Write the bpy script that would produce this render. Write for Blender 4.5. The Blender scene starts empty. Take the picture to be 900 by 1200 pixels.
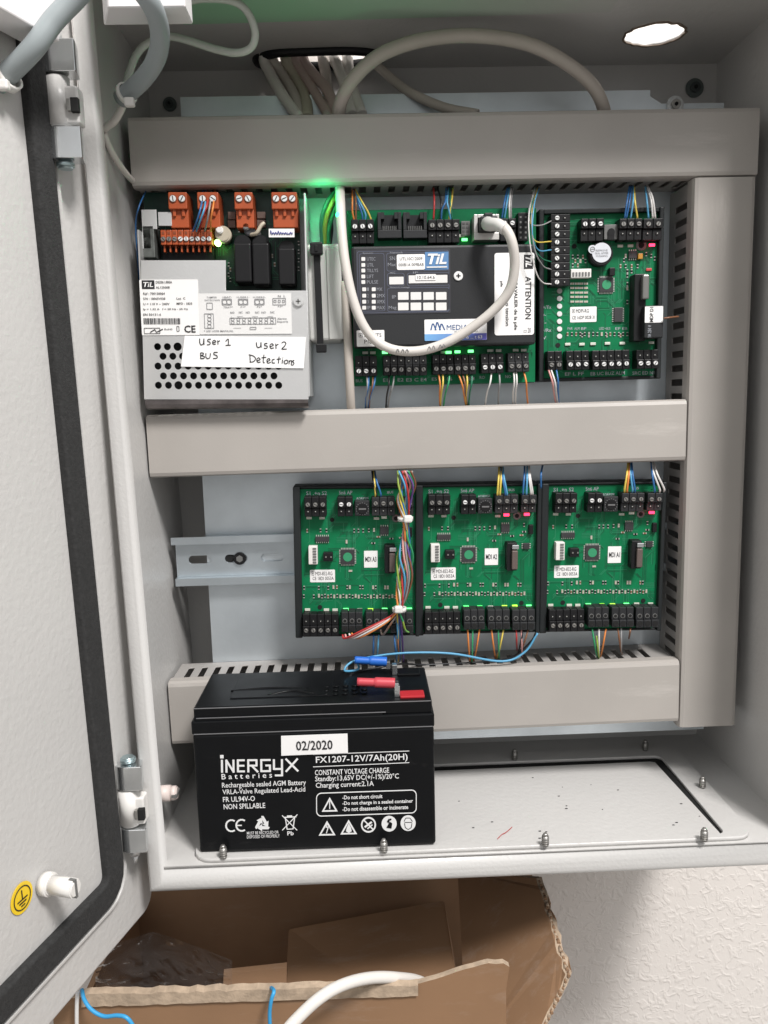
import bpy, bmesh, math, random
from mathutils import Matrix, Vector
random.seed(7)
S = bpy.context.scene
COL = S.collection
R = math.radians

# ------------------------------------------------------------------ camera
CAM = Vector((0.0, -0.5993, 0.0))
PITCH, YAW, ROLL, F = 0.14525, 0.02984, -0.02578, 958.7      # focal length in pixels of the 900x1200 photo
fw = Vector((math.sin(YAW)*math.cos(PITCH), math.cos(YAW)*math.cos(PITCH), -math.sin(PITCH)))
_rt = Vector((math.cos(YAW), -math.sin(YAW), 0)); _up = _rt.cross(fw)
rt = math.cos(ROLL)*_rt + math.sin(ROLL)*_up
up = -math.sin(ROLL)*_rt + math.cos(ROLL)*_up
cd = bpy.data.cameras.new('camera'); cam = bpy.data.objects.new('camera', cd); COL.objects.link(cam)
m = Matrix((rt, up, -fw)).transposed().to_4x4(); m.translation = CAM; cam.matrix_world = m
cd.sensor_fit = 'VERTICAL'; cd.sensor_height = 24; cd.lens = 24*F/1200
cd.clip_start = 0.01; cd.clip_end = 50
S.camera = cam

# ------------------------------------------------------------------ world, lamp, exposure
w = bpy.data.worlds.new('World'); S.world = w; w.use_nodes = True
nt = w.node_tree; nt.nodes.clear()
tc = nt.nodes.new('ShaderNodeTexCoord'); sp = nt.nodes.new('ShaderNodeSeparateXYZ')
rp = nt.nodes.new('ShaderNodeValToRGB'); bg = nt.nodes.new('ShaderNodeBackground'); ou = nt.nodes.new('ShaderNodeOutputWorld')
mr_ = nt.nodes.new('ShaderNodeMapRange'); mr_.inputs[1].default_value = -1; mr_.inputs[2].default_value = 1
nt.links.new(tc.outputs['Generated'], sp.inputs[0]); nt.links.new(sp.outputs[2], mr_.inputs[0]); nt.links.new(mr_.outputs[0], rp.inputs[0])
el = rp.color_ramp.elements
el[0].position = 0.0; el[0].color = (.17, .16, .155, 1); el[1].position = 1.0; el[1].color = (1.0, 1.0, 1.0, 1)
for p_, c_ in ((.45, (.38, .37, .365, 1)), (.58, (.52, .52, .52, 1)), (.75, (.85, .86, .87, 1))):
    e_ = el.new(p_); e_.color = c_
bg.inputs[1].default_value = 1.0
nt.links.new(rp.outputs[0], bg.inputs[0]); nt.links.new(bg.outputs[0], ou.inputs[0])
ld = bpy.data.lights.new('room_lamp', 'AREA'); lo = bpy.data.objects.new('room_lamp', ld); COL.objects.link(lo)
ld.shape = 'RECTANGLE'; ld.size = .42; ld.size_y = .46; ld.energy = 66; ld.color = (1.0, .972, .95)
lo.location = (.76, -1.28, 1.66)
lo.rotation_euler = (Vector((0, 0, -.1)) - lo.location).to_track_quat('-Z', 'Y').to_euler()
S.view_settings.view_transform = 'Standard'; S.view_settings.look = 'None'
S.view_settings.exposure = 0.08; S.view_settings.gamma = 1.0; S.view_settings.use_curve_mapping = False

# ------------------------------------------------------------------ pixel -> point helpers (photo pixels, on a real plane of the place)
def ray(u, v): return fw + rt*((u-450)/F) + up*((600-v)/F)
def PY(u, v, Y): d = ray(u, v); return CAM + d*((Y-CAM.y)/d.y)
def PZ(u, v, Z): d = ray(u, v); return CAM + d*((Z-CAM.z)/d.z)
def PX(u, v, X): d = ray(u, v); return CAM + d*((X-CAM.x)/d.x)

# ------------------------------------------------------------------ materials
def lin(h):
    if isinstance(h, str):
        c = [int(h[i:i+2], 16)/255 for i in (0, 2, 4)]
        return tuple(x/12.92 if x <= .04045 else ((x+.055)/1.055)**2.4 for x in c)
    return h
MATS = {}
def mat(name, col, rough=.5, metal=0.0, noise=0.0, nscale=60, bump=0.0, bscale=400, spec=.5, col2=None, coat=0.0, emit=0.0, ecol=None, trans=0.0):
    if name in MATS: return MATS[name]
    M = bpy.data.materials.new(name); M.use_nodes = True; t = M.node_tree; b = t.nodes['Principled BSDF']
    c = lin(col)
    b.inputs['Base Color'].default_value = (*c, 1); b.inputs['Roughness'].default_value = rough; b.inputs['Metallic'].default_value = metal
    b.inputs['Specular IOR Level'].default_value = spec; b.inputs['Coat Weight'].default_value = coat
    b.inputs['Transmission Weight'].default_value = trans
    tcn = None
    if noise or bump:
        tcn = t.nodes.new('ShaderNodeTexCoord')
    if noise:
        n = t.nodes.new('ShaderNodeTexNoise'); n.inputs['Scale'].default_value = nscale; n.inputs['Detail'].default_value = 6
        mp = t.nodes.new('ShaderNodeMapRange'); mp.inputs[1].default_value = .3; mp.inputs[2].default_value = .7
        mx = t.nodes.new('ShaderNodeMix'); mx.data_type = 'RGBA'
        c2 = lin(col2) if col2 else tuple(x*(1-noise) for x in c)
        mx.inputs[6].default_value = (*c, 1); mx.inputs[7].default_value = (*c2, 1)
        t.links.new(tcn.outputs['Object'], n.inputs['Vector']); t.links.new(n.outputs['Fac'], mp.inputs[0]); t.links.new(mp.outputs[0], mx.inputs[0])
        t.links.new(mx.outputs[2], b.inputs['Base Color'])
        mp2 = t.nodes.new('ShaderNodeMapRange'); mp2.inputs[3].default_value = max(.05, rough-.08); mp2.inputs[4].default_value = min(1, rough+.1)
        t.links.new(n.outputs['Fac'], mp2.inputs[0]); t.links.new(mp2.outputs[0], b.inputs['Roughness'])
    if bump:
        n2 = t.nodes.new('ShaderNodeTexNoise'); n2.inputs['Scale'].default_value = bscale; n2.inputs['Detail'].default_value = 3
        bp_ = t.nodes.new('ShaderNodeBump'); bp_.inputs['Strength'].default_value = bump; bp_.inputs['Distance'].default_value = .0006
        t.links.new(tcn.outputs['Object'], n2.inputs['Vector']); t.links.new(n2.outputs['Fac'], bp_.inputs['Height']); t.links.new(bp_.outputs[0], b.inputs['Normal'])
    if emit:
        b.inputs['Emission Color'].default_value = (*lin(ecol or col), 1); b.inputs['Emission Strength'].default_value = emit
    MATS[name] = M; return M
paint = mat('grey_paint', (.545, .535, .52), .34, noise=.06, nscale=9, bump=.5, bscale=270)
duct_m = mat('duct_plastic', (.405, .378, .350), .42, noise=.10, nscale=14, bump=.08, bscale=900)
def scuffs(M, scale, amount, lo, hi, stretch=(1, 1, 1)):
    """light rubbed patches and hairline scratches mixed over the base colour"""
    t = M.node_tree; b = t.nodes['Principled BSDF']; old = b.inputs['Base Color'].links[0].from_socket
    c = t.nodes.new('ShaderNodeTexCoord'); mp = t.nodes.new('ShaderNodeMapping'); mp.inputs['Scale'].default_value = stretch
    n = t.nodes.new('ShaderNodeTexNoise'); n.inputs['Scale'].default_value = scale; n.inputs['Detail'].default_value = 8; n.inputs['Roughness'].default_value = .7
    r = t.nodes.new('ShaderNodeMapRange'); r.inputs[1].default_value = lo; r.inputs[2].default_value = hi; r.inputs[4].default_value = amount
    mx = t.nodes.new('ShaderNodeMix'); mx.data_type = 'RGBA'; mx.inputs[7].default_value = (.62, .59, .55, 1)
    t.links.new(c.outputs['Object'], mp.inputs[0]); t.links.new(mp.outputs[0], n.inputs['Vector']); t.links.new(n.outputs['Fac'], r.inputs[0]); t.links.new(r.outputs[0], mx.inputs[0]); t.links.new(old, mx.inputs[6]); t.links.new(mx.outputs[2], b.inputs['Base Color'])
scuffs(duct_m, 38, .35, .60, .74, (.25, 1, 1.6)); scuffs(paint, 20, .25, .64, .78)
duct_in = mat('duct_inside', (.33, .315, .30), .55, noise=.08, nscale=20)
zinc = mat('zinc_plate', (.74, .80, .84), .42, metal=.85, noise=.16, nscale=26, bump=.1, bscale=300)
steel = mat('bright_steel', (.74, .74, .735), .40, metal=.7, noise=.10, nscale=30, bump=.08, bscale=700)
chrome = mat('polished_zinc', (.72, .74, .75), .22, metal=.95, noise=.12, nscale=90)
pcb = mat('green_board', (.004, .185, .070), .42, noise=.3, nscale=55, spec=.22)
trace = mat('green_trace', (.022, .210, .100), .4)
tracedk = mat('dark_trace', (.005, .085, .038), .4)
blk = mat('black_plastic', (.009, .009, .010), .45, noise=.25, nscale=80, spec=.3)
blk2 = mat('charcoal_plastic', (.021, .022, .024), .5, noise=.15, nscale=40, bump=.12, bscale=1500, spec=.35)
hole_m = mat('hole_black', (.004, .004, .004), .8)
tray_m = mat('tray_plastic', (.014, .017, .018), .5, noise=.15, nscale=60, spec=.35)
batt_m = mat('battery_plastic', (.0045, .005, .006), .33, noise=.3, nscale=30, bump=.05, bscale=800, spec=.2)
white = mat('white_paper', (.82, .81, .80), .55, noise=.03, nscale=40)
whitep = mat('white_plastic', (.74, .72, .69), .42, noise=.05, nscale=60)
ink = mat('black_ink', (.012, .012, .014), .6)
inkg = mat('faint_ink', (.20, .20, .21), .6)
whink = mat('white_print', (.72, .72, .72), .55)
grink = mat('grey_print', (.40, .42, .46), .55)
orange = mat('orange_plastic', (.42, .080, .022), .42, noise=.12, nscale=90)
scr_w = mat('nickel_screw', (.88, .88, .87), .35, metal=.3, noise=.12, nscale=500)
scr_d = mat('dull_screw', (.40, .39, .37), .35, metal=.8, noise=.2, nscale=500)
cable_w = mat('white_cable', (.70, .665, .62), .45, noise=.08, nscale=30)
cable_b = mat('beige_cable', (.47, .425, .38), .5, noise=.10, nscale=30)
cable_g = mat('grey_sheath', (.30, .335, .345), .42, noise=.08, nscale=20)
foam = mat('foam_rubber', (.027, .027, .027), .9, noise=.4, nscale=420, bump=.7, bscale=900)
yellow = mat('yellow_vinyl', (.80, .55, .02), .45)
card = mat('cardboard', (.285, .162, .086), .8, noise=.16, nscale=16, bump=.1, bscale=300)
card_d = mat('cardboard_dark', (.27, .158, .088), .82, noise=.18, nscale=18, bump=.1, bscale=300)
card_t = mat('torn_paper', (.47, .36, .26), .9, noise=.35, nscale=160, bump=.6, bscale=500)
bluein = mat('blue_vinyl', (.02, .13, .52), .35)
redin = mat('red_vinyl', (.50, .055, .075), .38)
beige = mat('beige_part', (.45, .40, .31), .5)
chipb = mat('chip_black', (.035, .035, .037), .45, noise=.2, nscale=200)
greyic = mat('grey_part', (.16, .16, .155), .5, noise=.2, nscale=200)
gold = mat('brass_pin', (.55, .42, .18), .35, metal=.7)
led_g = mat('lit_green_led', '30ff60', .4, emit=2.6, ecol=(.16, 1.0, .26))
led_y = mat('lit_lime_led', 'b8ff30', .4, emit=1.2, ecol=(.45, 1.0, .10))
led_r = mat('lit_red_led', 'ff2040', .4, emit=4.2, ecol=(1.0, .03, .09))
led_o = mat('unlit_led', (.60, .62, .54), .35)
WC = {'blue': (.03, .13, .33), 'light blue': (.09, .32, .52), 'yellow': (.66, .50, .09), 'orange': (.66, .22, .05), 'white': (.66, .64, .62),
      'grey': (.27, .27, .27), 'red': (.42, .03, .03), 'black': (.013, .013, .015), 'green': (.03, .30, .12), 'brown': (.20, .085, .04),
      'lime': (.24, .34, .05), 'pink': (.62, .30, .28), 'violet': (.12, .06, .24), 'dark green': (.02, .16, .09)}
def wm(c): return mat('wire_'+c.replace(' ', '_'), WC[c], .42, noise=.08, nscale=60)

scuffs(card, 70, .12, .54, .74, (.25, 1, 1)); scuffs(card_d, 70, .07, .56, .76, (.25, 1, 1)); scuffs(batt_m, 26, .035, .60, .75, (.6, 1, 1.4))
# ------------------------------------------------------------------ mesh helpers
def BM(): return bmesh.new()
def add_box(bm, x0, x1, y0, y1, z0, z1, bev=0, mi=0, seg=2):
    if x0 > x1: x0, x1 = x1, x0
    if y0 > y1: y0, y1 = y1, y0
    if z0 > z1: z0, z1 = z1, z0
    t = bmesh.new(); bmesh.ops.create_cube(t, size=1)
    for v in t.verts: v.co = Vector(((x0+x1)/2+v.co.x*(x1-x0), (y0+y1)/2+v.co.y*(y1-y0), (z0+z1)/2+v.co.z*(z1-z0)))
    if bev: bmesh.ops.bevel(t, geom=list(t.edges), offset=min(bev, (x1-x0)*.45, (y1-y0)*.45, (z1-z0)*.45), segments=seg, affect='EDGES', profile=.5)
    for f in t.faces: f.material_index = mi
    merge(bm, t); return bm
def merge(bm, t, M=None):
    if M is not None: t.transform(M)
    me = bpy.data.meshes.new('tmp'); t.to_mesh(me); t.free(); bm.from_mesh(me); bpy.data.meshes.remove(me); return bm
AX = {'x': Matrix.Rotation(R(90), 4, 'Y'), 'y': Matrix.Rotation(R(90), 4, 'X'), 'z': Matrix.Identity(4)}
def add_cyl(bm, c, axis, r, h, seg=16, r2=None, mi=0, bev=0):
    t = bmesh.new(); bmesh.ops.create_cone(t, cap_ends=True, segments=seg, radius1=r, radius2=r if r2 is None else r2, depth=h)
    if bev: bmesh.ops.bevel(t, geom=[e for e in t.edges if abs(e.verts[0].co.z-e.verts[1].co.z) < 1e-9], offset=bev, segments=2, affect='EDGES')
    for f in t.faces:
        f.material_index = mi; f.smooth = abs(f.normal.z) < .9
    merge(bm, t, Matrix.Translation(c) @ AX[axis]); return bm
def smooth_path(pts, res=8):
    P = [Vector(p) for p in pts]
    if len(P) < 3: return [P[0].lerp(P[1], i/4) for i in range(5)]
    out = []
    for i in range(len(P)-1):
        p0 = P[i-1] if i else P[0]*2-P[1]; p1 = P[i]; p2 = P[i+1]; p3 = P[i+2] if i+2 < len(P) else P[-1]*2-P[-2]
        for k in range(res):
            t = k/res
            out.append(.5*((2*p1)+(p2-p0)*t+(2*p0-5*p1+4*p2-p3)*t*t+(3*p1-p0-3*p2+p3)*t**3))
    out.append(P[-1]); return out
def add_tube(bm, pts, r, seg=8, res=8, mi=0, smooth=True, radii=None):
    P = smooth_path(pts, res) if smooth else [Vector(p) for p in pts]
    n = None; rings = []
    for i, p in enumerate(P):
        t = (P[min(i+1, len(P)-1)]-P[max(i-1, 0)]).normalized()
        if n is None:
            n = t.orthogonal().normalized()
        else:
            n = (n-t*n.dot(t)).normalized()
        b = t.cross(n); rr = r if radii is None else radii(i/(len(P)-1))
        rings.append([bm.verts.new(p+(n*math.cos(2*math.pi*k/seg)+b*math.sin(2*math.pi*k/seg))*rr) for k in range(seg)])
    for a, b in zip(rings, rings[1:]):
        for k in range(seg):
            f = bm.faces.new((a[k], a[(k+1) % seg], b[(k+1) % seg], b[k])); f.smooth = True; f.material_index = mi
    for ring, rev in ((rings[0], True), (rings[-1], False)):
        f = bm.faces.new(list(reversed(ring)) if rev else ring); f.material_index = mi
    return bm
def add_prism(bm, prof, a0, a1, plane='yz', mi=0, bev=0):
    """prof = list of 2D points, extruded between a0 and a1 along the remaining axis"""
    t = bmesh.new()
    def pt(q, a):
        return {'yz': (a, q[0], q[1]), 'xz': (q[0], a, q[1]), 'xy': (q[0], q[1], a)}[plane]
    A = [t.verts.new(pt(q, a0)) for q in prof]; B = [t.verts.new(pt(q, a1)) for q in prof]
    t.faces.new(A); t.faces.new(list(reversed(B))); n = len(prof)
    for i in range(n): t.faces.new((A[i], B[i], B[(i+1) % n], A[(i+1) % n]))
    bmesh.ops.recalc_face_normals(t, faces=list(t.faces))
    if bev: bmesh.ops.bevel(t, geom=list(t.edges), offset=bev, segments=1, affect='EDGES')
    for f in t.faces: f.material_index = mi
    merge(bm, t); return bm
def curve_mesh(splines, ext=0.0, bevel=0.0):
    cu = bpy.data.curves.new('tmpc', 'CURVE'); cu.dimensions = '2D'; cu.fill_mode = 'BOTH'; cu.extrude = ext; cu.bevel_depth = bevel
    for pts in splines:
        s = cu.splines.new('POLY'); s.points.add(len(pts)-1); s.use_cyclic_u = True
        for q, p in zip(s.points, pts): q.co = (p[0], p[1], 0, 1)
    o = bpy.data.objects.new('tmpo', cu); me = bpy.data.meshes.new_from_object(o)
    bpy.data.objects.remove(o); bpy.data.curves.remove(cu); return me
def add_plate(bm, outer, holes, t, M, mi=0, bevel=0.0):
    """flat plate with holes: 2D points; centred thickness t; M places its XY plane"""
    me = curve_mesh([outer]+holes, t/2, bevel); b = bmesh.new(); b.from_mesh(me); bpy.data.meshes.remove(me)
    bmesh.ops.remove_doubles(b, verts=list(b.verts), dist=1e-7)
    for f in b.faces: f.material_index = mi
    merge(bm, b, M); return bm
XZ = Matrix(((1, 0, 0, 0), (0, 0, -1, 0), (0, 1, 0, 0), (0, 0, 0, 1)))      # plane (a,b) -> (a, 0, b), faces -Y
def rrect(x0, x1, y0, y1, r, n=4):
    o = []
    for cx, cy, a in ((x1-r, y1-r, 0), (x0+r, y1-r, 90), (x0+r, y0+r, 180), (x1-r, y0+r, 270)):
        for k in range(n+1): o.append((cx+r*math.cos(R(a+90*k/n)), cy+r*math.sin(R(a+90*k/n))))
    return o
def circ(cx, cy, r, n=16, ry=None): return [(cx+r*math.cos(2*math.pi*k/n), cy+(ry or r)*math.sin(2*math.pi*k/n)) for k in range(n)]

# ------------------------------------------------------------------ objects
ORG, ROOT, MW = {}, {}, {}
def thing(name, label, cat, M, group=None):
    o = bpy.data.objects.new(name, None); COL.objects.link(o); o.empty_display_size = .01
    if not isinstance(M, Matrix): M = Matrix.Translation(M)
    o.matrix_world = M; o['label'] = label; o['category'] = cat
    if group: o['group'] = group
    ORG[o] = Vector((0, 0, 0)); MW[o] = M; ROOT[o] = o; return o
def part(name, bm, mats, parent, world=False, label=None, at=None):
    if isinstance(bm, bpy.types.Mesh): me = bm
    else: me = bpy.data.meshes.new(name); bm.to_mesh(me); bm.free()
    if world: me.transform(MW[ROOT[parent]].inverted())
    xs = [v.co for v in me.vertices]
    c = Vector([(min(v[i] for v in xs)+max(v[i] for v in xs))/2 for i in range(3)])
    me.transform(Matrix.Translation(-c))
    for q in (mats if isinstance(mats, (list, tuple)) else [mats]): me.materials.append(q)
    o = bpy.data.objects.new(name, me); COL.objects.link(o); o.parent = parent
    ORG[o] = c; ROOT[o] = ROOT[parent]; o.location = c-ORG[parent]
    if label: o['label'] = label
    return o
def inst(name, me, parent, c, rot=(0, 0, 0), matl=None):
    """another part sharing mesh data, c in the root frame"""
    o = bpy.data.objects.new(name, me); COL.objects.link(o); o.parent = parent; ORG[o] = Vector(c); ROOT[o] = ROOT[parent]
    o.location = Vector(c)-ORG[parent]; o.rotation_euler = rot
    if matl: o.material_slots[0].link = 'OBJECT'; o.material_slots[0].material = matl
    return o
def solo(name, bm, mats, label, cat, group=None, kind=None):
    me = bpy.data.meshes.new(name); bm.to_mesh(me); bm.free()
    xs = [v.co for v in me.vertices]
    c = Vector(((min(v.x for v in xs)+max(v.x for v in xs))/2, (min(v.y for v in xs)+max(v.y for v in xs))/2, min(v.z for v in xs)))
    me.transform(Matrix.Translation(-c))
    for q in (mats if isinstance(mats, (list, tuple)) else [mats]): me.materials.append(q)
    o = bpy.data.objects.new(name, me); COL.objects.link(o); o.location = c
    if kind: o['kind'] = kind
    if label: o['label'] = label
    if cat: o['category'] = cat
    if group: o['group'] = group
    ORG[o] = Vector((0, 0, 0)); MW[o] = Matrix.Translation(c); ROOT[o] = o; return o
def meshof(bm, mats, name='m'):
    me = bpy.data.meshes.new(name); bm.to_mesh(me); bm.free()
    for q in (mats if isinstance(mats, (list, tuple)) else [mats]): me.materials.append(q)
    return me
def text_bm(body, x0, x1, z0, z1, y, bold=0.0, rot=0, shear=0.0, keep=False, spacing=1.0):
    """lettering filling the rectangle x0..x1, z0..z1 on plane y, facing -Y; rot 90 = turned clockwise"""
    cu = bpy.data.curves.new('t', 'FONT'); cu.body = body; cu.size = 1; cu.offset = bold; cu.shear = shear; cu.resolution_u = 2
    cu.space_character = spacing; cu.align_x = 'CENTER'
    o = bpy.data.objects.new('t', cu); me = bpy.data.meshes.new_from_object(o); bpy.data.objects.remove(o); bpy.data.curves.remove(cu)
    b = bmesh.new(); b.from_mesh(me); bpy.data.meshes.remove(me)
    if not b.verts: return b
    if rot: b.transform(Matrix.Rotation(R(-rot), 4, 'Z'))
    xs = [v.co.x for v in b.verts]; ys = [v.co.y for v in b.verts]
    ax, bx, ay, by = min(xs), max(xs), min(ys), max(ys)
    sx = (x1-x0)/max(1e-6, bx-ax); sz = (z1-z0)/max(1e-6, by-ay)
    if keep: sx = sz = min(sx, sz)
    cx, cz = (x0+x1)/2, (z0+z1)/2
    for v in b.verts: v.co = Vector((cx+(v.co.x-(ax+bx)/2)*sx, y, cz+(v.co.y-(ay+by)/2)*sz))
    return b
def children(o): return list(o.children)
def copy_tree(o, parent=None):
    c = o.copy(); COL.objects.link(c); c.parent = parent
    for ch in children(o): copy_tree(ch, c)
    return c

# ================================================================== SETTING
wallm = mat('wall_paper', (.76, .715, .675), .7)
def wall_bump():
    t = wallm.node_tree; b = t.nodes['Principled BSDF']; c = t.nodes.new('ShaderNodeTexCoord')
    n1 = t.nodes.new('ShaderNodeTexNoise'); n1.inputs['Scale'].default_value = 120; n1.inputs['Detail'].default_value = 3; n1.inputs['Distortion'].default_value = 1.2
    r1 = t.nodes.new('ShaderNodeValToRGB'); r1.color_ramp.elements[0].position = .48; r1.color_ramp.elements[1].position = .66
    n2 = t.nodes.new('ShaderNodeTexNoise'); n2.inputs['Scale'].default_value = 500
    ad = t.nodes.new('ShaderNodeMath'); ad.operation = 'MULTIPLY_ADD'; ad.inputs[1].default_value = .25
    bu = t.nodes.new('ShaderNodeBump'); bu.inputs['Strength'].default_value = .36; bu.inputs['Distance'].default_value = .0011
    for n in (n1, n2): t.links.new(c.outputs['Object'], n.inputs['Vector'])
    t.links.new(n1.outputs['Fac'], r1.inputs[0]); t.links.new(n2.outputs['Fac'], ad.inputs[0]); t.links.new(r1.outputs[0], ad.inputs[2])
    t.links.new(ad.outputs[0], bu.inputs['Height']); t.links.new(bu.outputs[0], b.inputs['Normal'])
wall_bump()
XL, XR, ZF, ZC, YB, YF = -.1435, .277, -.2908, .2365, .045, -.122
o = solo('wall', add_box(BM(), -1.6, 1.6, YB+.014, YB+.06, -.64, 1.3), wallm, None, None, kind='structure')
o = solo('floor', add_box(BM(), -1.6, 1.6, -2.4, YB+.014, -.68, -.64), mat('floor_lino', (.24, .23, .215), .5, noise=.2, nscale=4), None, None, kind='structure')

# ================================================================== CABINET
cab = thing('electrical_cabinet', 'open light grey metal control cabinet fixed to the textured wall with its door swung left', 'cabinet', Vector((XL, YB, ZF-.012)))
T = .0016
def lean(b):
    for v in b.verts:
        if v.co.x < -.125: v.co.x -= .0155*(v.co.z-.07)
    return b
part('back_panel', lean(add_box(BM(), XL, XR, YB, YB+T, ZF, ZC)), paint, cab, True)
part('side_wall', lean(add_box(BM(), XL-T, XL, YF+.009, YB+T, ZF-.012, ZC+T)), paint, cab, True)
part('side_wall', add_box(BM(), XR, XR+T, YF+.003, YB+T, ZF-.012, ZC+T), paint, cab, True)
# top panel with the cable slot and the knocked-out round hole
slot_c = [PZ(u, v, ZC).to_2d() for u, v in ((302, 66), (322, 60), (365, 58), (410, 57), (440, 60), (447, 66), (430, 72), (385, 76), (330, 76), (306, 73))]
slot_c = [tuple(p) for p in slot_c]
rnd = random.Random(3)
hc = PZ(767, 40, ZC); hx = (PZ(803, 33, ZC)-PZ(731, 48, ZC)).length/2; hy = abs(PZ(767, 27, ZC).y-PZ(767, 54, ZC).y)/2
hole_p = [(hc.x+hx*math.cos(2*math.pi*k/34)*(1+rnd.uniform(-.04, .04)), hc.y+hy*math.sin(2*math.pi*k/34)*(1+rnd.uniform(-.06, .06))) for k in range(34)]
top = part('top_panel', lean(add_plate(BM(), [(XL, YF+.003), (XR, YF+.003), (XR, YB), (XL, YB)], [slot_c, hole_p], T, Matrix.Translation((0, 0, ZC+T/2)))), paint, cab, True)
part('torn_rim', add_plate(BM(), [(hc.x+(x-hc.x)*1.05, hc.y+(y-hc.y)*1.05) for x, y in hole_p], [[(hc.x+(x-hc.x)*(.985+rnd.uniform(-.03, .01)), hc.y+(y-hc.y)*(.975+rnd.uniform(-.05, .01))) for x, y in hole_p]], .0006, Matrix.Translation((0, 0, ZC-.0006))), mat('torn_coating', (.33, .26, .20), .8, noise=.5, nscale=400), top, True)
b = BM(); sc_ = Vector((sum(p[0] for p in slot_c)/10, sum(p[1] for p in slot_c)/10, ZC))
add_tube(b, [(p[0], p[1], ZC-.001) for p in slot_c+slot_c[:2]], .0034, 8, 5)
part('slot_edging', b, blk, top, True)
# green strip under the top panel's front, colour turning grey to the right
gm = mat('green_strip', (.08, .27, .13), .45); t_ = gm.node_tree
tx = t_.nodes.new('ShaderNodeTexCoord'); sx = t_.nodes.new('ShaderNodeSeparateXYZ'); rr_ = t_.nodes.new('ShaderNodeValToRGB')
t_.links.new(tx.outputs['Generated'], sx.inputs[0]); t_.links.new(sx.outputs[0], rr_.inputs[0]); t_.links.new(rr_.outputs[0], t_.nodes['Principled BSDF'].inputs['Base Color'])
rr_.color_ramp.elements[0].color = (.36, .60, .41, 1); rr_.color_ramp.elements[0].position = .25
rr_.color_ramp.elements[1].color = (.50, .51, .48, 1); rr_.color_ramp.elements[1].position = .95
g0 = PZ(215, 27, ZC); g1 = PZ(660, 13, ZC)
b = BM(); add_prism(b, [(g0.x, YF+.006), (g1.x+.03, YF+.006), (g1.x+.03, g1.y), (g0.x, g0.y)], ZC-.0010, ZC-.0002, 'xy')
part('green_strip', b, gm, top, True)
# bottom panel with gland opening
gp = [PZ(u, v, ZF+.003).to_2d() for u, v in ((777, 885), (845, 970), (838, 977))]
fx0, fx1 = -.112, PZ(886, 985, ZF).x
fy0, fy1 = YF+.0045, PZ(700, 882, ZF).y
ox0, ox1 = -.095, gp[1].x; oy0, oy1 = PZ(700, 983, ZF+.003).y, gp[0].y
part('bottom_panel', lean(add_plate(BM(), [(XL, YF+.003), (XR, YF+.003), (XR, YB), (XL, YB)], [[(ox0, oy0), (ox1, oy0), (ox1, oy1), (ox0, oy1)]], T, Matrix.Translation((0, 0, ZF-T/2)))), paint, cab, True)
fr_ = part('gland_frame', add_plate(BM(), rrect(fx0, fx1, fy0, fy1, .012), [rrect(ox0, ox1, oy0, oy1, .005)], .003, Matrix.Translation((0, 0, ZF+.0015))), paint, cab, True)
part('gland_plate', add_plate(BM(), [(ox0-.006, oy0+.0004), (ox1-.0022, oy0+.0012), (ox1-.0022, oy0+.005), (ox1-.0070, oy1-.0090), (ox1-.0105, oy1-.0075), (ox0-.006, oy1-.010)], [], .002, Matrix.Translation((-.0005, 0, ZF+.0008))), paint, cab, True)
part('gland_gap_shade', add_box(BM(), ox0-.01, ox1+.004, oy0-.002, oy1+.0002, ZF-.0065, ZF+.0006), hole_m, cab, True)  # black fill painting the shade in the gap round the gland plate
def stud_mesh():
    b = BM(); add_cyl(b, (0, 0, .0035), 'z', .0021, .007, 14)
    for k in range(4): add_cyl(b, (0, 0, .0012+k*.0014), 'z', .0024, .0005, 14, mi=0)
    add_cyl(b, (0, 0, .0078), 'z', .0020, .0016, 14, r2=.0011)
    return meshof(b, scr_d, 'screw')
sm = stud_mesh()
for u, v in ((262, 1005), (450, 998), (639, 991), (825, 985), (823, 923), (603, 890), (756, 879)):
    inst('gland_screw', sm, cab, PZ(u, v, ZF+.003)-MW[cab].translation)
# front rim
prof_ = [(0, -.1125), (0, -.1185), (.0006, -.1206), (.0020, -.1222), (.0036, -.1228), (.0060, -.1228), (.0088, -.1220), (.0110, -.1204), (.0128, -.1178), (.0136, -.1150), (.0136, -.1125)]
cor = [(-.1452-.0155*(-.3070-.07), -.3070, .80, 1.10), (XR+.003, -.3070, -1, 1.10), (XR+.003, ZC-.003, -1, -1), (-.1452-.0155*(ZC-.07), ZC-.003, .80, -1)]
b = BM(); side_ = [0, 0, .0006, .0016, .0026, .0082, .0090, .0095, .0099, .0102, .0104]
rings = [[b.verts.new((x+(1 if sx_ > 0 else -1)*ds, y, z+sz_*d)) for (d, y), ds in zip(prof_, side_)] for x, z, sx_, sz_ in cor]
for i in range(4):
    for j in range(len(prof_)-1): f = b.faces.new((rings[i][j], rings[(i+1) % 4][j], rings[(i+1) % 4][j+1], rings[i][j+1])); f.smooth = True
bmesh.ops.recalc_face_normals(b, faces=list(b.faces))
rimp = mat('rim_paint', (.56, .55, .535), .25, noise=.06, nscale=9, bump=.30, bscale=520)
part('front_rim', b, rimp, cab, True)
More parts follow.
